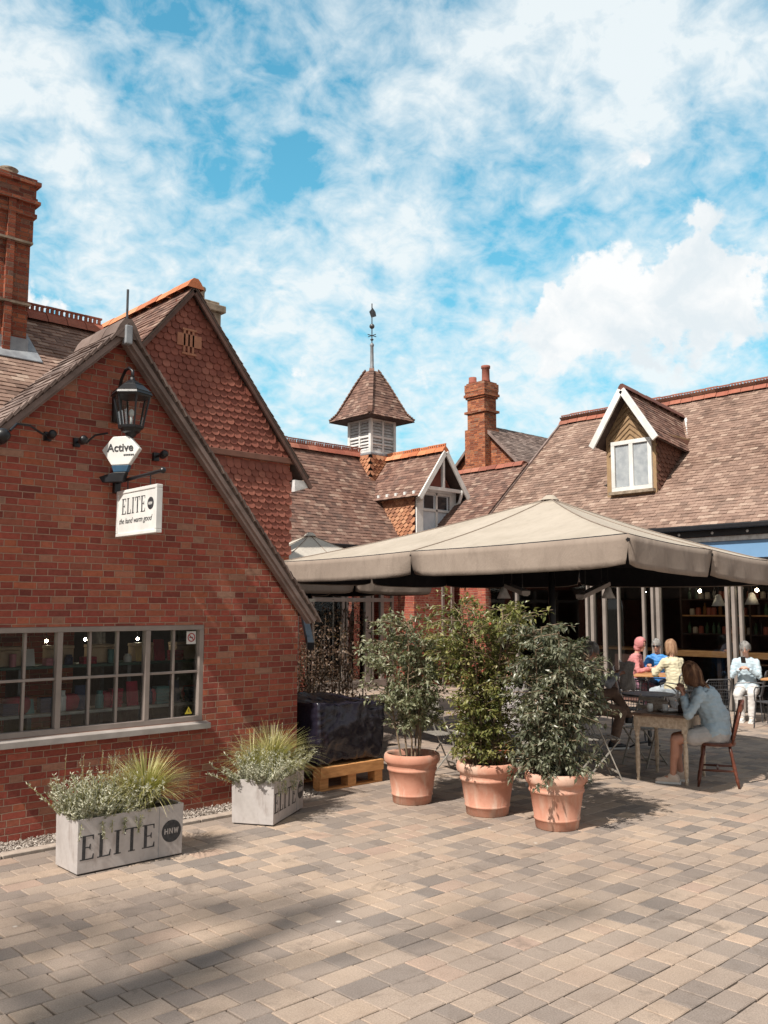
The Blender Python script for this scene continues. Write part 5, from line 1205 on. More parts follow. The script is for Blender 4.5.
# ------------------------------------------------------------------ zinc planters
def make_planter():
    t = thing0('planter_box', 'long pale zinc planter lettered ELITE with lavender and yellow grass below the shop window', 'planter', 'zinc planters')
    Lx, Ly, Hz = .88, .385, .40
    def bx(mb, x0, x1, y0, y1, z0, z1, tp):
        mb.mesh([(x0+tp,y0+tp,z0),(x1-tp,y0+tp,z0),(x1-tp,y1-tp,z0),(x0+tp,y1-tp,z0),(x0,y0,z1),(x1,y0,z1),(x1,y1,z1),(x0,y1,z1)], [(0,3,2,1),(0,1,5,4),(1,2,6,5),(2,3,7,6),(3,0,4,7)])
    m = MB(); bx(m, 0, Lx, 0, Ly, .012, Hz, .006)
    i_ = .018; m.mesh([(0,0,Hz),(Lx,0,Hz),(Lx,Ly,Hz),(0,Ly,Hz),(i_,i_,Hz),(Lx-i_,i_,Hz),(Lx-i_,Ly-i_,Hz),(i_,Ly-i_,Hz),(i_,i_,Hz-.1),(Lx-i_,i_,Hz-.1),(Lx-i_,Ly-i_,Hz-.1),(i_,Ly-i_,Hz-.1)], [(0,1,5,4),(1,2,6,5),(2,3,7,6),(3,0,4,7),(4,5,9,8),(5,6,10,9),(6,7,11,10),(7,4,8,11)])
    body = m.build('box', K['zinc'], t, bevel=.004)
    m = MB(); m.box((.02,.02,0), (Lx-.02,Ly-.02,.012)); m.build('foot', K['black'], t)
    m = MB(); m.face([(.018,.018,Hz-.05),(Lx-.018,.018,Hz-.05),(Lx-.018,Ly-.018,Hz-.05),(.018,Ly-.018,Hz-.05)]); m.build('soil', K['soil'], t)
    def onface(mb):   # follow the slight taper of the front face
        mb.v = [V((p.x, p.y+.006*(1-p.z/Hz), p.z)) for p in mb.v]
    m = MB(); text_poly(m, 'ELITE', serif, (.025, -.0002, .105), (1,0,0), (0,0,1), (0,-1,0), .175, .98, .0015, .045); onface(m); m.build('lettering', K['ink'], body)
    m = MB(); disc(m, (.775, -.0002, .20), (1,0,0), (0,0,1), (0,-1,0), .085, 0, .0015); onface(m); m.build('emblem', K['ink'], body)
    m = MB(); text_poly(m, 'HNW', sans, (.713, -.0019, .180), (1,0,0), (0,0,1), (0,-1,0), .043, .95, .0012); onface(m); m.build('emblem_lettering', K['zinc'], body)
    m = MB(); m.box((.664,-.002,.02), (.667,.001,.39)); onface(m); m.build('seam', K['lead'], body)
    return t, Lx, Ly, Hz
def lavender(t, seed, x0, x1, y0, y1, z0, n, spikes, side, w=1.0):
    r = random.Random(seed); lf = MB(); st = MB()
    for i in range(n):
        bx_, by_ = r.uniform(x0, x1), r.uniform(y0, y1); cx_, cy_ = (x0+x1)/2, (y0+y1)/2
        lean = V(((bx_-cx_)*1.0+r.uniform(-.12,.12), (by_-cy_)*1.6+r.uniform(-.12,.12), 0))
        h = r.uniform(.08,.30)*w; b = V((bx_, by_, z0)); tip = b+lean*.5*h/.25+V((0,0,h))
        tip.z -= lean.length*.16
        st.tube([b, b.lerp(tip, .5)+V((0,0,.02)), tip], [.003,.0025,.0015], 4, r=.3, caps=False)
        for k in range(26):
            s_ = r.uniform(.15, 1.03); p = b.lerp(tip, s_); d = rv(r); d.z = abs(d.z)*.9+.15
            leaf(lf, p, d, rv(r), r.uniform(.020,.042), .012, min(1, max(0, r.gauss(.5,.25)+(s_-.6)*.3)), .1)
    for i in range(spikes):
        b = V((r.uniform(x0,x1), r.uniform(y0,y1), z0+.1)); tip = b+V((r.uniform(-.12,.12)+side, r.uniform(-.1,.1), r.uniform(.22,.40)))
        st.tube([b, tip], [.0018,.0012], 3, caps=False, r=.8)
        for k in range(9): leaf(lf, tip-V((0,0,.006*k)), rv(r)+V((0,0,.6)), rv(r), .013, .005, r.uniform(.3,.8), .1)
    for i in range(10):      # trailing sprigs over the rim
        bx_ = r.uniform(x0, x1); b = V((bx_, .01, z0)); q = b+V((r.uniform(-.04,.04), -.035, -r.uniform(.05,.13)))
        st.tube([b, b+V((0,-.03,.02)), q], .002, 3, caps=False)
        for k in range(16): p = (b+V((0,-.03,.01))).lerp(q, r.random()); leaf(lf, p, rv(r)+V((0,-.3,-.3)), rv(r), .028, .010, r.uniform(.1,.8), .1)
    st.build('lavender_stem', L_GRASS, t); lf.build('lavender_foliage', L_SILVER, t)
def grass(t, seed, cx_, cy_, z0, n, ln, sp):
    r = random.Random(seed); m = MB()
    for i in range(n):
        a = r.uniform(0, 2*PI); q = r.random()**.6; b = V((cx_+math.cos(a)*.07*q, cy_+math.sin(a)*.06*q, z0)); L_ = ln*r.uniform(.55,1.1); lean = q*sp*r.uniform(.6,1.2)+.05
        o = V((math.cos(a), math.sin(a), 0)); s_ = V((-o.y, o.x, 0)); w_ = r.uniform(.0022,.0042); vs = []; k_ = 6
        for k in range(k_+1):
            u = k/k_; th = lean*(.4+1.6*u); p = b+o*(L_*u*math.sin(min(th*.75,1.5)))+V((0,0,L_*u*math.cos(min(th*.8,1.9))))
            ww_ = w_*(1-u**2*.85); vs += [p-s_*ww_, p+s_*ww_]
        m.mesh(vs, [(2*k, 2*k+1, 2*k+3, 2*k+2) for k in range(k_)], min(1, max(0, r.gauss(.5,.24))))
    m.build('grass_tuft', L_GRASS, t)
P1, Lx, Ly, Hz = make_planter()
P2 = dup(P1, (4.946, 6.754, 0), R(31.7), 'zinc planter turned at an angle beside the wrapped pallet with silvery plants', sc=(.88,1.08,1.0))
lavender(P1, 1, .02, .52, .03, .36, Hz-.05, 340, 40, -.02, 1.15); grass(P1, 2, .64, .19, Hz-.03, 1000, .47, .80)
lavender(P2, 3, .0, .80, .02, .36, Hz-.05, 400, 10, -.03, 1.0); grass(P2, 4, .58, .22, Hz-.05, 1000, .52, .85); grass(P2, 5, .30, .30, Hz-.05, 160, .46, .8)
put(P1, (3.0, 6.508, 0), 0)

# ------------------------------------------------------------------ pallet and wrapped bundle
pl = thing('wooden_pallet', 'orange pine pallet base under the black wrapped bundle', 'pallet', (6.75, 8.2, 0))
px0, px1, py0, py1 = 6.21, 7.12, 7.66, 8.8
for i in range(3):
    for j in range(3): xx = px0+i*(px1-px0-.12)/2; yy = py0+j*(py1-py0-.12)/2; m = MB(); m.box((xx, yy, .022), (xx+.12, yy+.12, .20)); m.build('block', K['pallet'], pl, bevel=.005)
pass
m = MB()
for j in range(3): yy = py0+j*(py1-py0-.10)/2; m.box((px0, yy, 0), (px1, yy+.10, .021)); m.box((px0, yy, .201), (px1, yy+.10, .225))
for i in range(7): xx = px0+i*(px1-px0-.12)/6; m.box((xx, py0, .226), (xx+.12, py1, .25))
m.box((px0-.002, py0-.022, .135), (px1, py0-.001, .25)); m.build('board', K['pallet'], pl, bevel=.004)
def tarp_mat():
    t = NT('black_plastic_sheet'); n = t.noise(5, 6, .6, t.tex(), .6); t.bump(n, .5, .02)
    return t.done(t.mix(n, (.010,.010,.018), (.022,.018,.03)), .24, 0, .6)
m = MB(); bx0, bx1, by0, by1, bz0, bz1 = px0-.02, px1+.02, py0+.0, py1+.02, .252, .92
Nn = 26; vs = []; fs = []
def tp(u, v, face):
    return {0: V((bx0+(bx1-bx0)*u, by0, bz0+(bz1-bz0)*v)), 1: V((bx1, by0+(by1-by0)*u, bz0+(bz1-bz0)*v)), 2: V((bx1-(bx1-bx0)*u, by1, bz0+(bz1-bz0)*v)),
            3: V((bx0, by1-(by1-by0)*u, bz0+(bz1-bz0)*v)), 4: V((bx0+(bx1-bx0)*u, by0+(by1-by0)*v, bz1))}[face]
knot = V((bx0+.42, by0-.02, bz1-.06))
def crump(p):
    d = p-knot; ang = math.atan2(d.z, d.x+d.y*.5); dist = d.length
    f = math.sin(ang*31+mnoise.noise(p*3)*4)*.013*min(1, dist*3)*max(0, 1-dist*.7)
    n = mnoise.noise(p*4)*.035+mnoise.noise(V((p.x*16,p.y*16,p.z*5)))*.022+abs(mnoise.noise(p*13))*.02
    c = V(((bx0+bx1)/2, (by0+by1)/2, (bz0+bz1)/2)); o = (p-c); o = V((o.x/(bx1-bx0), o.y/(by1-by0), o.z/(bz1-bz0)*.8)).normalized()
    sag = -.05*math.exp(-((p.x-knot.x-.35)**2+(p.y-by0-.4)**2)*6) if p.z > bz1-.02 else 0
    tuck = -.06*max(0, .25-(p.z-bz0))/.25
    return p+o*(f+n+tuck)+V((0,0,sag))
for f in range(5):
    b = len(vs)
    for i in range(Nn+1):
        for j in range(Nn+1): vs.append(crump(tp(i/Nn, j/Nn, f)))
    for i in range(Nn):
        for j in range(Nn): fs.append((b+i*(Nn+1)+j, b+(i+1)*(Nn+1)+j, b+(i+1)*(Nn+1)+j+1, b+i*(Nn+1)+j+1))
m.mesh(vs, fs); bn = m.build('wrapped_bundle', tarp_mat(), loc=((bx0+bx1)/2, (by0+by1)/2, bz0), smooth=True, fixn=True)
tag(bn, 'bulky bundle wrapped in creased black plastic sheet on the pallet', 'bundle')
# hedge behind the pallet
hd = thing('hedge_shrub', 'copper leaved hedge shrub behind the wrapped bundle', 'shrub', (7.8, 9.9, 0)); r = random.Random(77); lf = MB(); st = MB()
for i in range(34):
    b = V((r.uniform(6.9,9.0), r.uniform(9.7,10.2), 0)); tip = b+V((r.uniform(-.2,.2), r.uniform(-.15,.15), r.uniform(1.3,2.0))); st.tube([b, b.lerp(tip,.5)+rv(r)*.03, tip], [.014,.009,.004], 5)
    for k in range(150):
        s_ = r.uniform(.15,1.02); p = b.lerp(tip, s_)+V((r.gauss(0,.10), r.gauss(0,.09), r.gauss(0,.05))); leaf(lf, p, rv(r), V((0,0,1))+rv(r), r.uniform(.04,.065), .028, min(1, max(0, r.random()*.8+mnoise.noise(p*3)*.4+.1)))
st.build('stem', K['bark'], hd); lf.build('foliage', L_COPPER, hd)
ps = thing('timber_post', 'dark timber post with diagonal brace behind the gable wall corner', 'post', (6.5, 8.9, 0))
m = MB(); m.box((6.98, 9.28, 0), (7.10, 9.40, 2.02)); m.build('upright', K['black'], ps, bevel=.006)
m = MB(); m.beam((6.72, 8.48, 1.50), (7.5, 9.7, 2.10), .08, .10); m.build('brace', K['black'], ps, bevel=.005)
m = MB(); m.box((6.7, 9.25, 2.03), (7.4, 9.42, 2.07)); m.build('cap_rail', K['galv'], ps)

# ------------------------------------------------------------------ furniture
def windsor():
    t = thing0('wooden_chair', 'red brown spindle back wooden chair under the seated woman', 'chair')
    W_ = K['brownwood']
    m = MB(); pts = []
    for i in range(24):
        a = 2*PI*i/24; pts.append(V((.20*math.copysign(abs(math.cos(a))**.75, math.cos(a)), .21*math.copysign(abs(math.sin(a))**.75, math.sin(a)), .44)))
    m.prism(pts, (0,0,1), 0, .035); m.build('seat', W_, t, bevel=.01)
    for sx_ in (-1, 1):
        for sy_ in (-1, 1):
            a = V((sx_*.13, sy_*.14, .44)); b = V((sx_*.21, sy_*.20, 0)); m = MB()
            m.tube([a, a.lerp(b,.2), a.lerp(b,.3), a.lerp(b,.5), a.lerp(b,.72), a.lerp(b,.78), b], [.014,.02,.014,.022,.015,.02,.012], 10); m.build('leg', W_, t, smooth=True)
    m = MB()
    for sy_ in (-1, 1): m.tube([(-.18, sy_*.178, .18), (0, sy_*.178, .18), (.18, sy_*.178, .18)], [.009,.014,.009], 8)
    m.tube([(0,-.178,.18),(0,0,.18),(0,.178,.18)], [.009,.014,.009], 8); m.build('stretcher', W_, t, smooth=True)
    for k in range(5):
        yy = (-2+k)*.075; m = MB(); m.tube([(-.165, yy, .47), (-.21, yy*1.15, .66), (-.26, yy*1.25, .86)], [.009,.011,.008], 8) ; m.build('spindle', W_, t, smooth=True)
    for sy_ in (-1,1): m = MB(); m.tube([(-.16, sy_*.185, .47), (-.21, sy_*.20, .68), (-.27, sy_*.215, .90)], [.014,.018,.013], 8); m.build('back_post', W_, t, smooth=True)
    m = MB(); N = 10
    for i in range(N):
        f0, f1 = -1+2*i/N, -1+2*(i+1)/N
        c = lambda f: V((-.285+.035*f*f, f*.24, .86+.025*(1-f*f)))
        a, b = c(f0), c(f1); m.mesh([a+V((.012,0,-.035)), b+V((.012,0,-.035)), b+V((.0,0,.05)), a+V((.0,0,.05)), a+V((-.012,0,-.035)), b+V((-.012,0,-.035)), b+V((-.02,0,.05)), a+V((-.02,0,.05))], [(0,1,2,3),(5,4,7,6),(3,2,6,7),(1,0,4,5),(0,3,7,4),(2,1,5,6)])
    m.build('top_rail', W_, t); return t
def farm_table():
    t = thing0('farmhouse_table', 'dark topped cream table with chipped turned legs in front of the seated woman', 'table')
    wx, wy, h = .72, .60, .76
    m = MB(); 
    for i in range(5): y0 = -wy/2-.02+i*(wy+.04)/5; m.box((-wx/2-.03, y0+.001, h-.028), (wx/2+.03, y0+(wy+.04)/5-.001, h))
    m.build('tabletop', K['table_top'], t, bevel=.004)
    m = MB(); a = .015
    for s_ in (-1, 1): m.box((-wx/2+.05, s_*(wy/2-.02)-.01, h-.155), (wx/2-.05, s_*(wy/2-.02)+.01, h-.029)); m.box((s_*(wx/2-.02)-.01, -wy/2+.05, h-.155), (s_*(wx/2-.02)+.01, wy/2-.05, h-.029))
    m.build('apron', K['cream'], t)
    for sx_ in (-1,1):
        for sy_ in (-1,1):
            m = MB(); c = (sx_*(wx/2-.028), sy_*(wy/2-.028)); m.box((c[0]-.028, c[1]-.028, h-.20), (c[0]+.028, c[1]+.028, h-.029))
            m.lathe([(.0,0),(.016,0),(.02,.03),(.015,.06),(.022,.10),(.027,.25),(.024,.40),(.018,.45),(.026,.47),(.018,.49),(.027,.52),(.028,.56),(.0,.56)], (*c, 0), 14); m.build('leg', K['cream'], t)
    return t
TB = (9.68, 5.52); tb = farm_table(); put(tb, (*TB, 0), R(12))
CH = (9.71, 4.97)
FACE = R(118)
chr_ = windsor(); put(chr_, (*CH, 0), FACE)
# things on the table
m = MB(); m.lathe([(0,.0),(.09,.0),(.13,.022),(.135,.024),(.09,.008),(0,.008)], (TB[0]-.08, TB[1]-.05, .762), 24); tag(m.build('dinner_plate', K['white'], loc=(TB[0]-.08, TB[1]-.05, .762), smooth=True), 'white plate on the farmhouse table nearest the woman', 'plate')
wick = plain('pale_wicker', (.42,.34,.28), (.25,.19,.15), rough=.9, sc=60, bump=.8)
m = MB(); 
for i in range(11): m.tube([V((TB[0]+.02+.13*math.cos(a)*(1+i*.012), TB[1]+.16+.09*math.sin(a)*(1+i*.012), .766+i*.009)) for a in [2*PI*k/18 for k in range(19)]], .0055, 5)
m.lathe([(0,.766),(.12,.766)], (TB[0]+.02, TB[1]+.16, 0), 14); tag(m.build('wicker_basket', wick, loc=(TB[0]+.02, TB[1]+.16, .762)), 'low wicker basket on the farmhouse table', 'basket')
for k in range(3):
    m = MB(); m.lathe([(0,0),(.03,0),(.035,.06),(.032,.09),(.029,.09),(.03,.01),(0,.01)], (TB[0]-.22+k*.06, TB[1]+.12-.16*k, .762), 16)
    tag(m.build('drinking_cup', [K['white'], K['white_old'], K['dark2']][k], loc=(TB[0]-.22+k*.06, TB[1]+.12-.16*k, .762), smooth=True), ['white cup on the table beside the wicker basket', 'off white cup on the table by the plate', 'dark brown cup on the table close to the woman'][k], 'cup', 'cups on the farmhouse table')

def folding_chair(nm='folding_chair'):
    t = thing0(nm, 'faded metal folding chair with crossed legs right of the dark potted shrub', 'chair', 'folding bistro chairs'); G = K['galv']
    for s_ in (-1, 1):
        m = MB(); m.beam((.20, s_*.19, 0), (-.17, s_*.19, .85), .022, .012); m.build('back_leg', G, t)
        m = MB(); m.beam((-.22, s_*.165, 0), (.19, s_*.165, .45), .022, .012); m.build('front_leg', G, t)
    m = MB(); m.beam((.16,-.19,.09), (.16,.19,.09), .012, .02); m.beam((-.19,-.165,.04), (-.19,.165,.04), .012, .02); m.build('stretcher', G, t)
    m = MB()
    for i in range(6): x = -.17+i*.066; m.box((x, -.18, .452), (x+.045, .18, .464))
    m.build('seat', G, t)
    m = MB()
    for z in (.70, .80): x = .20-.37*z/.85; m.beam((x,-.2,z), (x,.2,z), .012, .05)
    m.build('backrest', G, t); return t
fc = folding_chair(); put(fc, (9.08, 6.09, 0), R(-38))
dup(fc, (10.25, 6.20, 0), R(170), 'faded metal folding chair just behind the farmhouse table')
dup(fc, (8.2, 6.55, 0), R(15), 'faded metal folding chair behind the middle potted shrub')
dup(fc, (8.05, 7.6, 0), R(-20), 'faded metal folding chair between the left and middle potted shrubs')
dup(fc, (10.85, 7.52, 0), R(-40), 'faded metal folding chair carrying the man reading a newspaper')
def bistro_table(label, rad=.36, top=None):
    t = thing0('bistro_table', label, 'table', 'round bistro tables'); G = K['iron']
    m = MB(); m.lathe([(0,.735),(rad-.01,.735),(rad,.74),(rad,.755),(rad-.01,.76),(0,.76)], (0,0,0), 36); m.build('tabletop', top or K['iron'], t)
    m = MB(); m.tube([(0,0,.04),(0,0,.735)], .022, 10); m.build('column', G, t)
    m = MB()
    for k in range(3): a = 2*PI*k/3; m.tube([(0,0,.10),(.15*math.cos(a),.15*math.sin(a),.07),(.27*math.cos(a),.27*math.sin(a),.0125)], [.016,.014,.012], 8)
    m.build('foot', G, t, smooth=True); return t
b1 = bistro_table('round dark iron table in front of the man reading a newspaper'); put(b1, (11.45, 6.85, 0), 0)
b2 = dup(b1, (8.75, 7.35, 0), .5, 'round dark iron table half hidden behind the left and middle potted shrubs', sc=(1.15,1.15,1.0))
def wire_chair():
    t = thing0('wire_armchair', 'x', 'chair', 'dark wire armchairs'); G = K['iron']
    for sx_ in (-1,1):
        for sy_ in (-1,1):
            m = MB(); m.tube([(sx_*.23, sy_*.25, 0), (sx_*.20, sy_*.22, .43)], .011, 6); m.build('leg', G, t)
    m = MB(); 
    for i in range(12): x = -.2+i*.4/11; m.tube([(x,-.21,.435),(x,.21,.435)], .004, 4, caps=False)
    for i in range(10): y_ = -.21+i*.42/9; m.tube([(-.2,y_,.438),(.2,y_,.438)], .004, 4, caps=False)
    m.tube([(-.21,-.22,.435),(.21,-.22,.435),(.21,.22,.435),(-.21,.22,.435),(-.21,-.22,.435)], .010, 6); m.build('seat', G, t)
    m = MB(); P = lambda y_, z: V((-.21-.10*(z-.43)/.42, y_, z))
    for i in range(11): y_ = -.2+i*.4/10; m.tube([P(y_,.44), P(y_,.83)], .004, 4, caps=False)
    for i in range(7): z = .48+i*.055; m.tube([P(-.21,z), P(.21,z)], .004, 4, caps=False)
    m.tube([P(-.22,.43), P(-.22,.80), P(-.18,.85), P(.18,.85), P(.22,.80), P(.22,.43)], .011, 6); m.build('backrest', G, t)
    m = MB()
    for s_ in (-1,1): m.tube([P(s_*.22,.66), V((-.05,s_*.27,.67)), V((.16,s_*.27,.65)), V((.21,s_*.24,.60)), V((.21,s_*.23,.44))], .011, 6)
    m.build('armrest', G, t); return t
wc = wire_chair(); put(wc, (14.54, 8.08, 0), R(66)); wc['label'] = 'dark wire armchair under the woman in the cream cardigan'
for p_, rz_, lb in (((15.62, 7.37), 110, 'dark wire armchair carrying the person in pale blue with a phone'), ((15.05, 9.35), -60, 'dark wire armchair under the child in the pink hood'),
                    ((15.68, 9.12), -162, 'dark wire armchair behind the far table under the person in blue'), ((13.55, 7.05), 60, 'empty dark wire armchair just behind the seated woman'), ((14.7, 6.5), 150, 'empty dark wire armchair at the right edge of the frame'),
                    ((12.2, 7.6), 200, 'empty dark wire armchair behind the round iron table')):
    dup(wc, (*p_, 0), R(rz_), lb)
def far_table(label):
    t = thing0('cafe_table', label, 'table', 'pale wooden cafe tables')
    m = MB(); m.box((-.42,-.35,.725), (.42,.35,.755)); m.build('tabletop', K['wood'], t, bevel=.006)
    for s_ in (-1,1):
        m = MB(); m.tube([(s_*.33,-.28,0),(s_*.33,-.22,.70),(s_*.33,.22,.70),(s_*.33,.28,0)], .014, 6); m.build('leg', K['iron'], t)
    return t
ft = far_table('pale wooden table between the child, the person in blue and the cream cardigan woman'); put(ft, (14.95, 8.78, 0), R(25))
f2 = dup(ft, (15.75, 6.72, 0), R(10), 'pale wooden table with a drink at the far right')
m = MB(); m.lathe([(0,0),(.028,0),(.038,.13),(.04,.135),(.036,.15),(0,.16)], (15.6, 6.88, .757), 14); m.tube([(15.6,6.88,.90),(15.62,6.88,1.0)], .004, 5); tag(m.build('takeaway_cup', K['white'], loc=(15.6,6.88,.757)), 'white drink cup with straw on the far right table', 'cup')

# counter and stock inside the cafe
ct = thing('window_bench', 'orange wooden counter bar running inside the cafe windows', 'counter', (17.2, 7, 0))
m = MB(); m.box((17.0, 2.6, .98), (17.35, 9.55, 1.09)); m.build('bench_top', K['wood'], ct, bevel=.006)
m = MB()
for yy in (3, 4.5, 6, 7.3, 8.6, 9.4): m.box((17.1, yy, 0), (17.18, yy+.08, .979))
m.build('leg', K['dark2'], ct)
shz = [(1.80, K['wood']), (1.40, K['dark2']), (2.15, K['dark2']), (1.05, K['dark2'])]
for k_, (lx_, ly_, lw_2) in enumerate(((17.5, 8.0, 'left end'), (17.5, 9.2, 'middle'), (17.7, 10.6, 'right end'), (17.5, 6.9, 'far left end'))):  # glowing globes added to light up the cafe interior
    cl_ = thing('fill_globe', 'added fill light globe over the cafe counter, %s of the row' % lw_2, 'lamp', (lx_, ly_, 2.3), 'added fill globes in the cafe')
    m = MB(); m.ell((lx_, ly_, 2.30), (.035,.035,.035)); m.build('globe', emis('globe_glow_%s' % k_, (1,.78,.5), 60) if k_ == 0 else bpy.data.materials['globe_glow_0'], cl_, smooth=True)
    m = MB(); m.tube([(lx_,ly_,2.33),(lx_,ly_,2.6)], .005, 5); m.build('cord', K['black'], cl_)
sh = thing('wall_shelving', 'tall bottle shelving across the back wall of the cafe', 'shelving', (19.8, 8, 0))
for z, mm in shz:
    m = MB(); m.box((18.5, 3.0, z-.03), (18.85, 10.2, z)); m.build('shelf_board', mm, sh)
m = MB()
for yy in (3.0, 5.0, 7.0, 8.6, 10.16): m.box((18.48, yy, 0), (18.86, yy+.04, 2.5))
m.build('upright', K['dark2'], sh)
cols_b = [plain('bottle_amber', (.22,.10,.03), rough=.2), plain('bottle_green', (.04,.09,.05), rough=.2), plain('jar_cream', (.5,.42,.34), rough=.4), plain('jar_red', (.32,.08,.05), rough=.4), plain('bottle_dark', (.03,.025,.03), rough=.2)]
protos = []
for k in range(5):
    h = [.26, .24, .14, .16, .28][k]; m = MB(); m.lathe([(0,0),(.038,0),(.04,.01),(.04,h*.6),(.03,h*.72),(.014,h*.8),(.015,h),(0,h)] if k in (0,1,4) else [(0,0),(.05,0),(.055,.01),(.055,h*.8),(.045,h*.86),(.045,h),(0,h)], (0,0,0), 12)
    protos.append(m)
rr_ = random.Random(5); first = {}
col_names = ['amber', 'green', 'cream', 'red', 'dark']
for z, mm in shz[:3]:
    yy = 6.9
    while yy < 10.1:
        k = rr_.randrange(5); nmz = 'bottle' if k in (0,1,4) else 'jar'
        lbz = '%s %s on the %s shelf at the back of the cafe' % (col_names[k], nmz, {1.80:'orange middle', 1.40:'dark lower', 2.15:'top'}[z])
        if k not in first: o = protos[k].build(nmz, cols_b[k]); first[k] = o
        else: o = first[k].copy(); S.collection.objects.link(o)
        o.location = (18.62+rr_.uniform(-.03,.03), yy, z); tag(o, lbz, nmz, '%s %ss on the %s cafe shelf' % (col_names[k], nmz, {1.80:'orange middle', 1.40:'dark lower', 2.15:'top'}[z]))
        yy += rr_.uniform(.10,.17)
cn = thing('service_counter', 'low dark service counter behind the open cafe doors', 'counter', (18.6, 11, 0))
m = MB(); m.box((18.3, 10.4, 0), (18.9, 13.2, 1.0)); m.build('front', K['dark2'], cn); m = MB(); m.box((18.25, 10.35, 1.0), (18.95, 13.25, 1.05)); m.build('top', K['wood'], cn)

# ------------------------------------------------------------------ people
SKIN = plain('skin', (.52,.27,.19), (.47,.23,.16), rough=.5, sc=12, bump=.05)
SKIN2 = plain('paler_skin', (.60,.36,.27), (.52,.29,.21), rough=.5, sc=12, bump=.05)
def ik(a, b, l1, l2, pole):
    a, b = V(a), V(b); d = b-a; L = min(d.length, (l1+l2)*.999); u = d.normalized(); x = (l1*l1-l2*l2+L*L)/(2*L); h = math.sqrt(max(0, l1*l1-x*x))
    p = V(pole); p = (p-u*p.dot(u)).normalized(); return a+u*x+p*h, a+u*L
def hand(mb, w, d, up, s=1.0, curl=.5, side=1, fr=.0085):
    """palm from wrist w along d, five separate fingers and a thumb leaving the side of the palm"""
    d = V(d).normalized(); up = V(up); up = (up-d*up.dot(d)).normalized(); sd = d.cross(up)*side
    pe = w+d*.085*s; 
    for k in (-1, 0, 1): mb.capsule(w+d*.01+sd*k*.018*s, pe+sd*k*.024*s, .017*s, .015*s, 8)
    for i, (o, L) in enumerate(((-.034,.066),(-.012,.076),(.011,.071),(.033,.056))):
        b = pe+sd*o*s; c1 = R(25+50*curl); m1 = b+(d*math.cos(c1)-up*math.sin(c1))*L*.5*s; c2 = R(45+90*curl); m2 = m1+(d*math.cos(c2)-up*math.sin(c2))*L*.5*s
        mb.capsule(b-d*.01, m1, fr*s*1.1, fr*s, 7); mb.capsule(m1, m2, fr*s, fr*s*.85, 7)
    tb_ = w+d*.025*s-sd*.024*s; t1 = tb_+(d*.7-sd*.6-up*.3).normalized()*.038*s; t2 = t1+(d*.9-sd*.1-up*.5).normalized()*.03*s
    mb.capsule(tb_, t1, fr*1.5*s, fr*1.15*s, 7); mb.capsule(t1, t2, fr*1.15*s, fr*.95*s, 7)
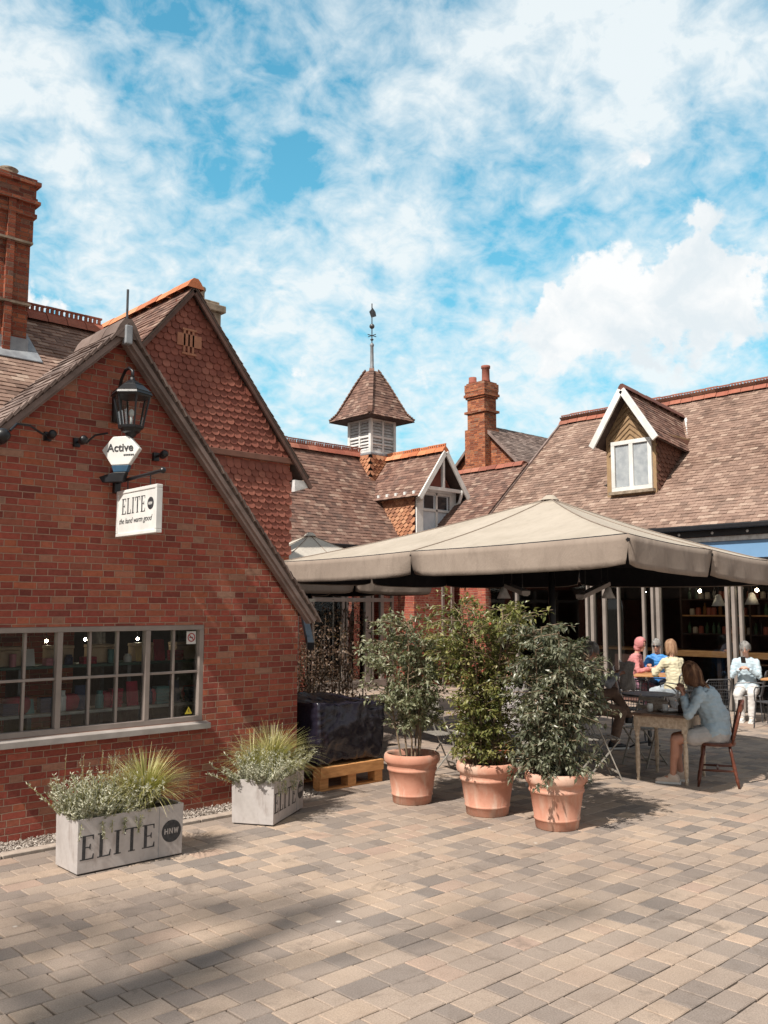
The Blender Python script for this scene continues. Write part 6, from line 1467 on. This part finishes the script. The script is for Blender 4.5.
def person(label, loc, rz, hip=.50, lean=12, headp=8, hands=((.30,.12,.80),(.30,-.12,.80)), feet=((.38,.10,0),(.40,-.10,0)), skin=None, top=None, top_long=True, bot=None, bot_long=True, shoe=None,
           hair=None, hair_len='short', s=1.0, voxel=.013, build_w=1.0, hood=None, bare=True, nm_top='jacket', nm_bot='trousers', headturn=0, skirt=0, vest=None):
    t = thing0('person', label, 'person'); skin = skin or SKIN
    ln_ = R(lean); ax = V((math.sin(ln_), 0, math.cos(ln_)))
    pel = V((0,0,hip)); waist = pel+V((.0,0,.16))*1.0+ax*.02; chest = pel+V((0,0,.06))+ax*.34; neck = pel+V((0,0,.06))+ax*.50; hp = R(lean*.4+headp); hd_ = V((math.sin(hp), 0, math.cos(hp)))
    hc = neck+hd_*.155+V((.012,0,0)); Rt = Matrix.Rotation(R(headturn), 3, 'Z')@Matrix.Rotation(hp, 3, 'Y')
    F = lambda x, y, z: hc+Rt@V((x, y, z))
    sh_ = [neck+V((0, sgn*.158*build_w, -.085)) for sgn in (1,-1)]; hips = [pel+V((.02, sgn*.095, .0)) for sgn in (1,-1)]
    b = MB()
    b.capsule(pel+V((0,.06,0)), pel+V((0,-.06,0)), .115*build_w, .115*build_w); b.capsule(pel, waist, .125*build_w, .115*build_w); b.capsule(waist, chest, .115*build_w, .125*build_w)
    b.capsule(chest+V((0,.09,.04)), chest+V((0,-.09,.04)), .085, .085); b.capsule(neck+V((0,.10,-.07)), neck+V((0,-.10,-.07)), .048, .048); b.capsule(neck-hd_*.05, neck+hd_*.09, .052, .05)
    b.ell(F(0,0,.02), (.092,.074,.105), Rt); b.ell(F(.03,0,-.035), (.058,.056,.075), Rt); b.capsule(F(.085,0,.005), F(.106,0,-.02), .009, .013, 8); b.ell(F(.086,0,-.055), (.016,.024,.008), Rt); b.ell(F(.07,0,-.093), (.022,.024,.018), Rt)
    for s_ in (1,-1): b.ell(F(-.005, s_*.076, -.005), (.018,.009,.03), Rt); b.ell(F(.068, s_*.034, .028), (.02,.022,.012), Rt)
    elb = []; wr = []
    for i, sgn in enumerate((1,-1)):
        e, w = ik(sh_[i], V(hands[i]), .275, .245, (-.35, sgn*.6, -.8)); elb.append(e); wr.append(w)
        b.capsule(sh_[i], e, .046, .036); b.capsule(e, w, .037, .025); d = (w-e).normalized(); hand(b, w, d+V((.0,0,.0)), V((0,0,1)) if abs(d.z) < .8 else V((-1,0,0)), 1.0, .55, sgn)
    knee = []; ank = []
    for i, sgn in enumerate((1,-1)):
        f = V(feet[i]); a_ = f+V((-.02,0,.08)); k, a2 = ik(hips[i], a_, .43, .41, (1, sgn*.12, .6)); knee.append(k); ank.append(a2)
        b.capsule(hips[i], k, .085, .056); b.capsule(k, a2, .054, .034); b.capsule(a2, a2+V((.14,0,-.05)), .034, .026)
        b.ell(k.lerp(a2,.3)+V((-.022,0,0)), (.042,.042,.10))
    body = organic(b, 'body', skin, t, voxel, 2)
    m = MB()
    for s_ in (1,-1): m.ell(F(.083, s_*.031, .022), (.010,.012,.007), Rt, 10, 6)
    m.build('eye', K['ink'], t, smooth=True)
    g_ = .022
    m = MB()
    m.capsule(pel+V((0,.055,.02)), pel+V((0,-.055,.02)), .135*build_w, .135*build_w); m.capsule(pel+V((0,0,.03)), waist, .145*build_w, .138*build_w); m.capsule(waist, chest, .138*build_w, .142*build_w)
    m.capsule(chest+V((0,.095,.04)), chest+V((0,-.095,.04)), .104, .104); m.capsule(neck+V((0,.09,-.062)), neck+V((0,-.09,-.062)), .062, .062)
    for i in (0,1):
        w = elb[i].lerp(wr[i], .86 if top_long else .1); m.capsule(sh_[i], elb[i], .061, .052); m.capsule(elb[i], w, .051, .041)
    if skirt:
        for i in (0,1): m.capsule(hips[i]+V((0,0,.02)), hips[i].lerp(knee[i], skirt), .115, .105)
    tp_ = organic(m, nm_top, top, t, voxel, 3, .015)
    m = MB(); m.capsule(pel+V((0,.06,-.01)), pel+V((0,-.06,-.01)), .130*build_w, .130*build_w)
    for i in (0,1):
        kk = knee[i] if bot_long else hips[i].lerp(knee[i], .55); m.capsule(hips[i], kk, .108, .080 if bot_long else .098)
        if bot_long: m.capsule(knee[i], knee[i].lerp(ank[i], .9), .076, .060)
    organic(m, nm_bot, bot, t, voxel, 3, .007)
    for i in (0,1):
        m = MB(); f = V((ank[i].x, ank[i].y, ank[i].z-.08)); m.capsule(f+V((-.035,0,.042)), f+V((.10,0,.036)), .043, .040); m.capsule(f+V((.10,0,.034)), f+V((.165,0,.030)), .038, .028); m.capsule(f+V((-.03,0,.07)), f+V((.02,0,.075)), .042, .042)
        so_m = organic(m, 'shoe', shoe, t, min(voxel, .009), 2)
        m = MB(); m.prism([V((f.x-.085+.275*(.5-.5*math.cos(PI*k/9)), f.y+(.040+.006*math.sin(PI*k/9))*1, f.z+.0)) for k in range(10)]+[V((f.x-.085+.275*(.5-.5*math.cos(PI*k/9)), f.y-(.040+.006*math.sin(PI*k/9)), f.z+.0)) for k in range(9,-1,-1)], (0,0,1), 0, .022)
        m.build('sole', K['white'] , t)
    # hair
    if hair is not None:
        m = MB(); m.ell(F(-.014,0,.042), (.094,.086,.10), Rt); m.ell(F(-.035,0,.0), (.078,.083,.09), Rt)
        cap_ = organic(m, 'hair', hair, t, .009, 1, .013)
        st_ = MB(); r_ = random.Random(len(label)); L_ = {'short': .05, 'mid': .17, 'long': .40}[hair_len]; N_ = {'short': 260, 'mid': 420, 'long': 700}[hair_len]
        for i in range(N_):
            a = r_.uniform(-PI, PI); 
            if abs(a) < .75 and hair_len != 'short': a = math.copysign(r_.uniform(.75, PI), a)
            zz_ = r_.uniform(-.2, 1); q = math.sqrt(max(0, 1-zz_*zz_)); p = F(-.012, 0, .035)+Rt@V((.098*q*math.cos(a), .090*q*math.sin(a), .104*zz_)); pts = [p]
            LL = L_*r_.uniform(.7,1.1); n_ = 7; v_ = Rt@V((math.cos(a)*.5, math.sin(a)*.5, 0))*(.4+.6*q)+V((0,0,-.2)); cen = F(-.012,0,.035)
            for k in range(n_):
                v_ = (v_*.6+V((-.10 if hair_len != 'short' else 0,0,-.55))).normalized()*(LL/n_); p = p+v_
                dd = p-cen; rr2 = math.hypot(dd.x, dd.y)
                if p.z > neck.z-.0:
                    mn = .088
                    if dd.length < .10: p = cen+dd.normalized()*.10
                else:
                    # lie on the back and shoulders
                    back = chest.x-(neck.z-p.z)*math.tan(ln_)*-0.0
                    ref = neck+(-ax)*((neck.z-p.z)/max(.2, ax.z)); mx_ = ref.x-.118
                    if p.x > mx_ and abs(p.y) < .15: p.x = p.x*.35+mx_*.65
                pts.append(V(p))
            sdv = V((-math.sin(a), math.cos(a), 0)); w_ = r_.uniform(.003,.006); vs = []
            for k, p_ in enumerate(pts): ww_ = w_*(1-(k/(len(pts)-1))**3*.8); vs += [p_-sdv*ww_, p_+sdv*ww_]
            st_.mesh(vs, [(2*k,2*k+1,2*k+3,2*k+2) for k in range(len(pts)-1)], r_.random())
        st_.build('hair_strands', hair, cap_, smooth=True)
    if hood is not None:
        m = MB(); m.ell(F(-.02,0,.03), (.115,.112,.13), Rt); m.ell(F(-.03,0,-.06), (.09,.10,.09), Rt); hb2 = organic(m, 'hood', hood, t, .010, 2, .006)
        # open the hood at the face
        bm_ = bmesh.new(); bm_.from_mesh(hb2.data); fwd = Rt@V((1,0,0)); c_ = F(0,0,-.01)
        bmesh.ops.delete(bm_, geom=[f for f in bm_.faces if (f.calc_center_median()-c_).dot(fwd) > .055 and abs((f.calc_center_median()-c_).y) < .075 and abs((f.calc_center_median()-c_).z) < .09], context='FACES'); bm_.to_mesh(hb2.data); bm_.free()
    put(t, loc, rz, s); return t, F, dict(neck=neck, chest=chest, wr=wr, pel=pel, sh=sh_)
def hairmat(name, a, b, c):
    t = NT(name); col = t.ramp(t.noise(26, 4, .6, t.tex('Object', (1,1,.12))), [(.3, a), (.5, b), (.7, c)]); return t.done(col, .6, 0, .25)
H_BR = hairmat('brown_hair_with_blond_ends', (.05,.024,.014), (.16,.075,.04), (.40,.23,.13)); H_BL = hairmat('light_brown_hair', (.14,.075,.045), (.30,.17,.10), (.45,.29,.18)); H_GR = hairmat('grey_hair', (.10,.095,.09), (.26,.25,.24), (.48,.47,.45))
LBL = plain('pale_blue_cotton', (.44,.55,.63), (.35,.46,.54), rough=.85, sc=10, bump=.4, bd=.01); SHR = plain('pale_denim', (.52,.50,.49), (.44,.43,.42), rough=.85, sc=20, bump=.3); WSH = plain('cream_shoe', (.72,.60,.51), (.60,.49,.41), rough=.7)
nw, F, J = person('woman with long brown hair in pale blue shirt leaning on the farmhouse table', (CH[0]+.0, CH[1], 0), FACE, hip=.565, lean=18, headp=24, hands=((.34,.10,.98),(.33,-.05,1.00)), feet=((.50,.10,0),(.42,-.10,0)),
                  skin=SKIN, top=LBL, bot=SHR, bot_long=False, shoe=WSH, hair=H_BR, hair_len='long', s=.99, voxel=.008, nm_top='shirt', nm_bot='shorts', build_w=1.14)
CRM = plain('cream_knit', (.66,.60,.42), (.55,.50,.36), rough=.9, sc=14, bump=.4); JEAN = plain('light_denim', (.42,.47,.52), (.32,.37,.42), rough=.9); 
cwm, F2, J2 = person('woman seen from behind in cream cardigan with a thin shoulder strap', (14.52, 8.15, 0), R(66), hip=.55, lean=8, headp=4, hands=((.38,.16,.86),(.38,-.14,.86)), feet=((.30,.16,0),(.10,-.16,0)), skin=SKIN2, top=CRM, bot=JEAN, shoe=WSH, hair=H_BL, hair_len='mid', s=1.01, nm_top='cardigan', build_w=1.1)
m = MB(); b_ = [J2['sh'][0]+V((-.05,-.05,.075)), J2['chest']+V((-.13,.06,.0)), J2['chest']+V((-.158,-.02,-.10)), J2['pel']+V((-.158,-.09,.14)), J2['pel']+V((-.13,-.13,.05))]
m.tube(b_, .007, 6); m.build('shoulder_strap', K['dark2'], cwm)
PNK = plain('pink_fleece', (.58,.24,.23), (.45,.16,.17), rough=.9, sc=12, bump=.4); DRK = plain('dark_trousers', (.05,.05,.07), rough=.85); FLOW = plain('patterned_leggings', (.35,.15,.20), (.10,.09,.13), rough=.9, sc=40)
person('child in a pink hooded top at the far pale wooden table', (15.02, 9.33, 0), R(-70), headturn=-22, hip=.60, lean=15, headp=14, hands=((.36,.10,.84),(.38,-.10,.86)), feet=((.30,.09,.0),(.28,-.09,.0)), skin=SKIN2, top=PNK, bot=FLOW, shoe=plain('pink_shoe', (.5,.12,.25), rough=.6), hair=None, hood=PNK, s=.98, nm_top='hooded_top', nm_bot='leggings', build_w=.92)
BLU = plain('bright_blue_jacket', (.05,.26,.62), (.04,.18,.48), rough=.6, sc=10, bump=.3)
pb, F3, J3 = person('grey haired person in bright blue jacket and sunglasses facing us', (15.66, 9.12, 0), R(198), hip=.55, lean=10, headp=10, hands=((.40,.10,.86),(.38,-.12,.88)), feet=((.36,.12,0),(.34,-.12,0)), skin=SKIN, top=BLU, bot=DRK, shoe=K['black'], hair=H_GR, s=.99)
m = MB(); Rr = Matrix.Rotation(R(14), 3, 'Y')
for s_ in (1,-1): m.ell(F3(.098, s_*.032, .022), (.006,.026,.018), Rr, 12, 8)
m.tube([F3(.098,-.06,.028), F3(.100,.06,.028)], .004, 5)
for s_ in (1,-1): m.tube([F3(.096,s_*.06,.028), F3(0,s_*.086,.02)], .004, 5)
m.build('sunglasses', K['black'], pb)
PBL = plain('powder_blue_shirt', (.50,.60,.66), (.40,.50,.57), rough=.85, sc=10, bump=.4); WHT = plain('white_linen', (.70,.68,.66), (.58,.56,.55), rough=.9, bump=.4)
pw, F4, J4 = person('short haired person in pale blue shirt and white trousers looking at a phone', (15.65, 7.40, 0), R(198), hip=.55, lean=4, headp=20, hands=((.27,.07,.90),(.27,-.07,.90)), feet=((.42,.10,0),(.36,-.06,0)), skin=SKIN2, top=PBL, bot=WHT, shoe=K['white'], hair=H_GR, s=.99, nm_top='shirt', build_w=1.12)
m = MB(); 
M_ = Matrix.Translation(V((15.65,7.40,0))+Matrix.Rotation(R(198),3,'Z')@V((.385,0,1.06)))@Matrix.Rotation(R(198),4,'Z')@Matrix.Rotation(R(-50),4,'Y')
m.box((-.075,-.038,-.005), (.075,.038,.005), M=M_); tag(m.build('mobile_phone', K['black'], bevel=.003, loc=tuple(M_.translation)), 'black phone held by the person in the pale blue shirt', 'phone')
# man with newspaper, crossed legs
BRN = plain('brown_corduroy', (.24,.155,.11), (.16,.10,.075), rough=.9, sc=20, bump=.4); GRY = plain('grey_wool', (.30,.30,.32), (.20,.20,.22), rough=.9, sc=12, bump=.5)
mn, F5, J5 = person('man half hidden by the dark shrub in grey jumper with crossed brown legs', (10.87, 7.50, 0), R(-40), hip=.55, lean=6, headp=14, hands=((.42,.12,.96),(.42,-.12,.96)), feet=((.62,-.02,.30),(.36,-.10,0)), skin=SKIN, top=GRY, bot=BRN, shoe=K['black'], hair=H_GR, s=1.06, voxel=.012, nm_top='jumper')
m = MB(); base = V((10.87,7.50,0)); R3 = Matrix.Rotation(R(-40),3,'Z')
def npz(u, v): return base+R3@V((.52+.10*abs(u)+.02*math.sin(u*9+v*4), u*.30, 1.0+.20*v+.015*math.sin(u*7)))
vs = [npz(-1+2*i/12, -1+2*j/6) for i in range(13) for j in range(7)]
m.mesh(vs, [(i*7+j, (i+1)*7+j, (i+1)*7+j+1, i*7+j+1) for i in range(12) for j in range(6)]); npo = m.build('newspaper', plain('newsprint', (.74,.72,.69), (.50,.49,.48), rough=.9, sc=45), loc=tuple(npz(0,-1)), smooth=True)
md = npo.modifiers.new('t','SOLIDIFY'); md.thickness = .004; tag(npo, 'open newspaper held by the half hidden man', 'newspaper')
# second seated figure behind the middle shrubs, patterned grey top
PAT = plain('patterned_grey_cloth', (.42,.39,.38), (.16,.14,.15), rough=.9, sc=30, bump=.3)
person('person in a patterned grey coat seen through the leaves behind the middle pot', (8.18, 6.60, 0), R(62), hip=.55, lean=14, headp=10, hands=((.36,.12,.86),(.36,-.12,.86)), feet=((.34,.10,0),(.32,-.10,0)), skin=SKIN, top=PAT, bot=DRK, shoe=K['black'], hair=H_BR, hair_len='short', s=1.04, nm_top='coat', skirt=.6)
person('person inside the cafe behind the glass at the counter', (17.75, 8.62, .0), R(200), hip=.62, lean=8, headp=12, hands=((.42,.14,1.0),(.40,-.14,1.0)), feet=((.34,.10,0),(.32,-.10,0)), skin=SKIN, top=DRK, bot=DRK, shoe=K['black'], hair=H_BR, s=1.08, voxel=.016)
bs_ = thing('bar_stool', 'dark stool under the person inside the cafe', 'stool', (17.75,8.62,0)); m = MB(); m.lathe([(0,.52),(.17,.52),(.18,.535),(.17,.55),(0,.55)], (17.75,8.62,0), 18); m.build('seat', K['dark2'], bs_)
for k in range(4):
    a = PI/4+k*PI/2; m = MB(); m.tube([(17.75+.11*math.cos(a),8.62+.11*math.sin(a),.52),(17.75+.19*math.cos(a),8.62+.19*math.sin(a),0)], .012, 6); m.build('leg', K['iron'], bs_)

# ------------------------------------------------------------------ tree outside the frame on the left, whose shade falls on the paving
tr = thing('shade_tree', 'tall leafy tree left of the camera shading the near paving', 'tree', (-8.4, 2.6, 0)); r = random.Random(9); m = MB(); lf = MB()
tb0 = V((-8.4,2.6,0)); m.tube([tb0, tb0+V((.1,.05,4)), tb0+V((.3,.2,9)), tb0+V((.4,.5,14))], [.34,.28,.2,.08], 12)
for i in range(15):
    a = r.uniform(0,2*PI); b = tb0+V((.2,.2,r.uniform(9.5,13.5))); tip = b+V((math.cos(a)*r.uniform(1.2,2.6), math.sin(a)*r.uniform(1.2,2.6), r.uniform(.3,1.5))); m.tube([b, b.lerp(tip,.5)+rv(r)*.15, tip], [.07,.04,.015], 6)
    for j in range(4):
        c = b.lerp(tip, r.uniform(.4,1.05))+rv(r)*.4; rad = r.uniform(.3,.55)
        for k in range(24): p = c+rv(r)*rad*r.random()**.4; leaf(lf, p, rv(r), rv(r), r.uniform(.10,.16), .085, r.random())
m.build('trunk', K['bark'], tr, smooth=True); lf.build('crown', L_TREE, tr)
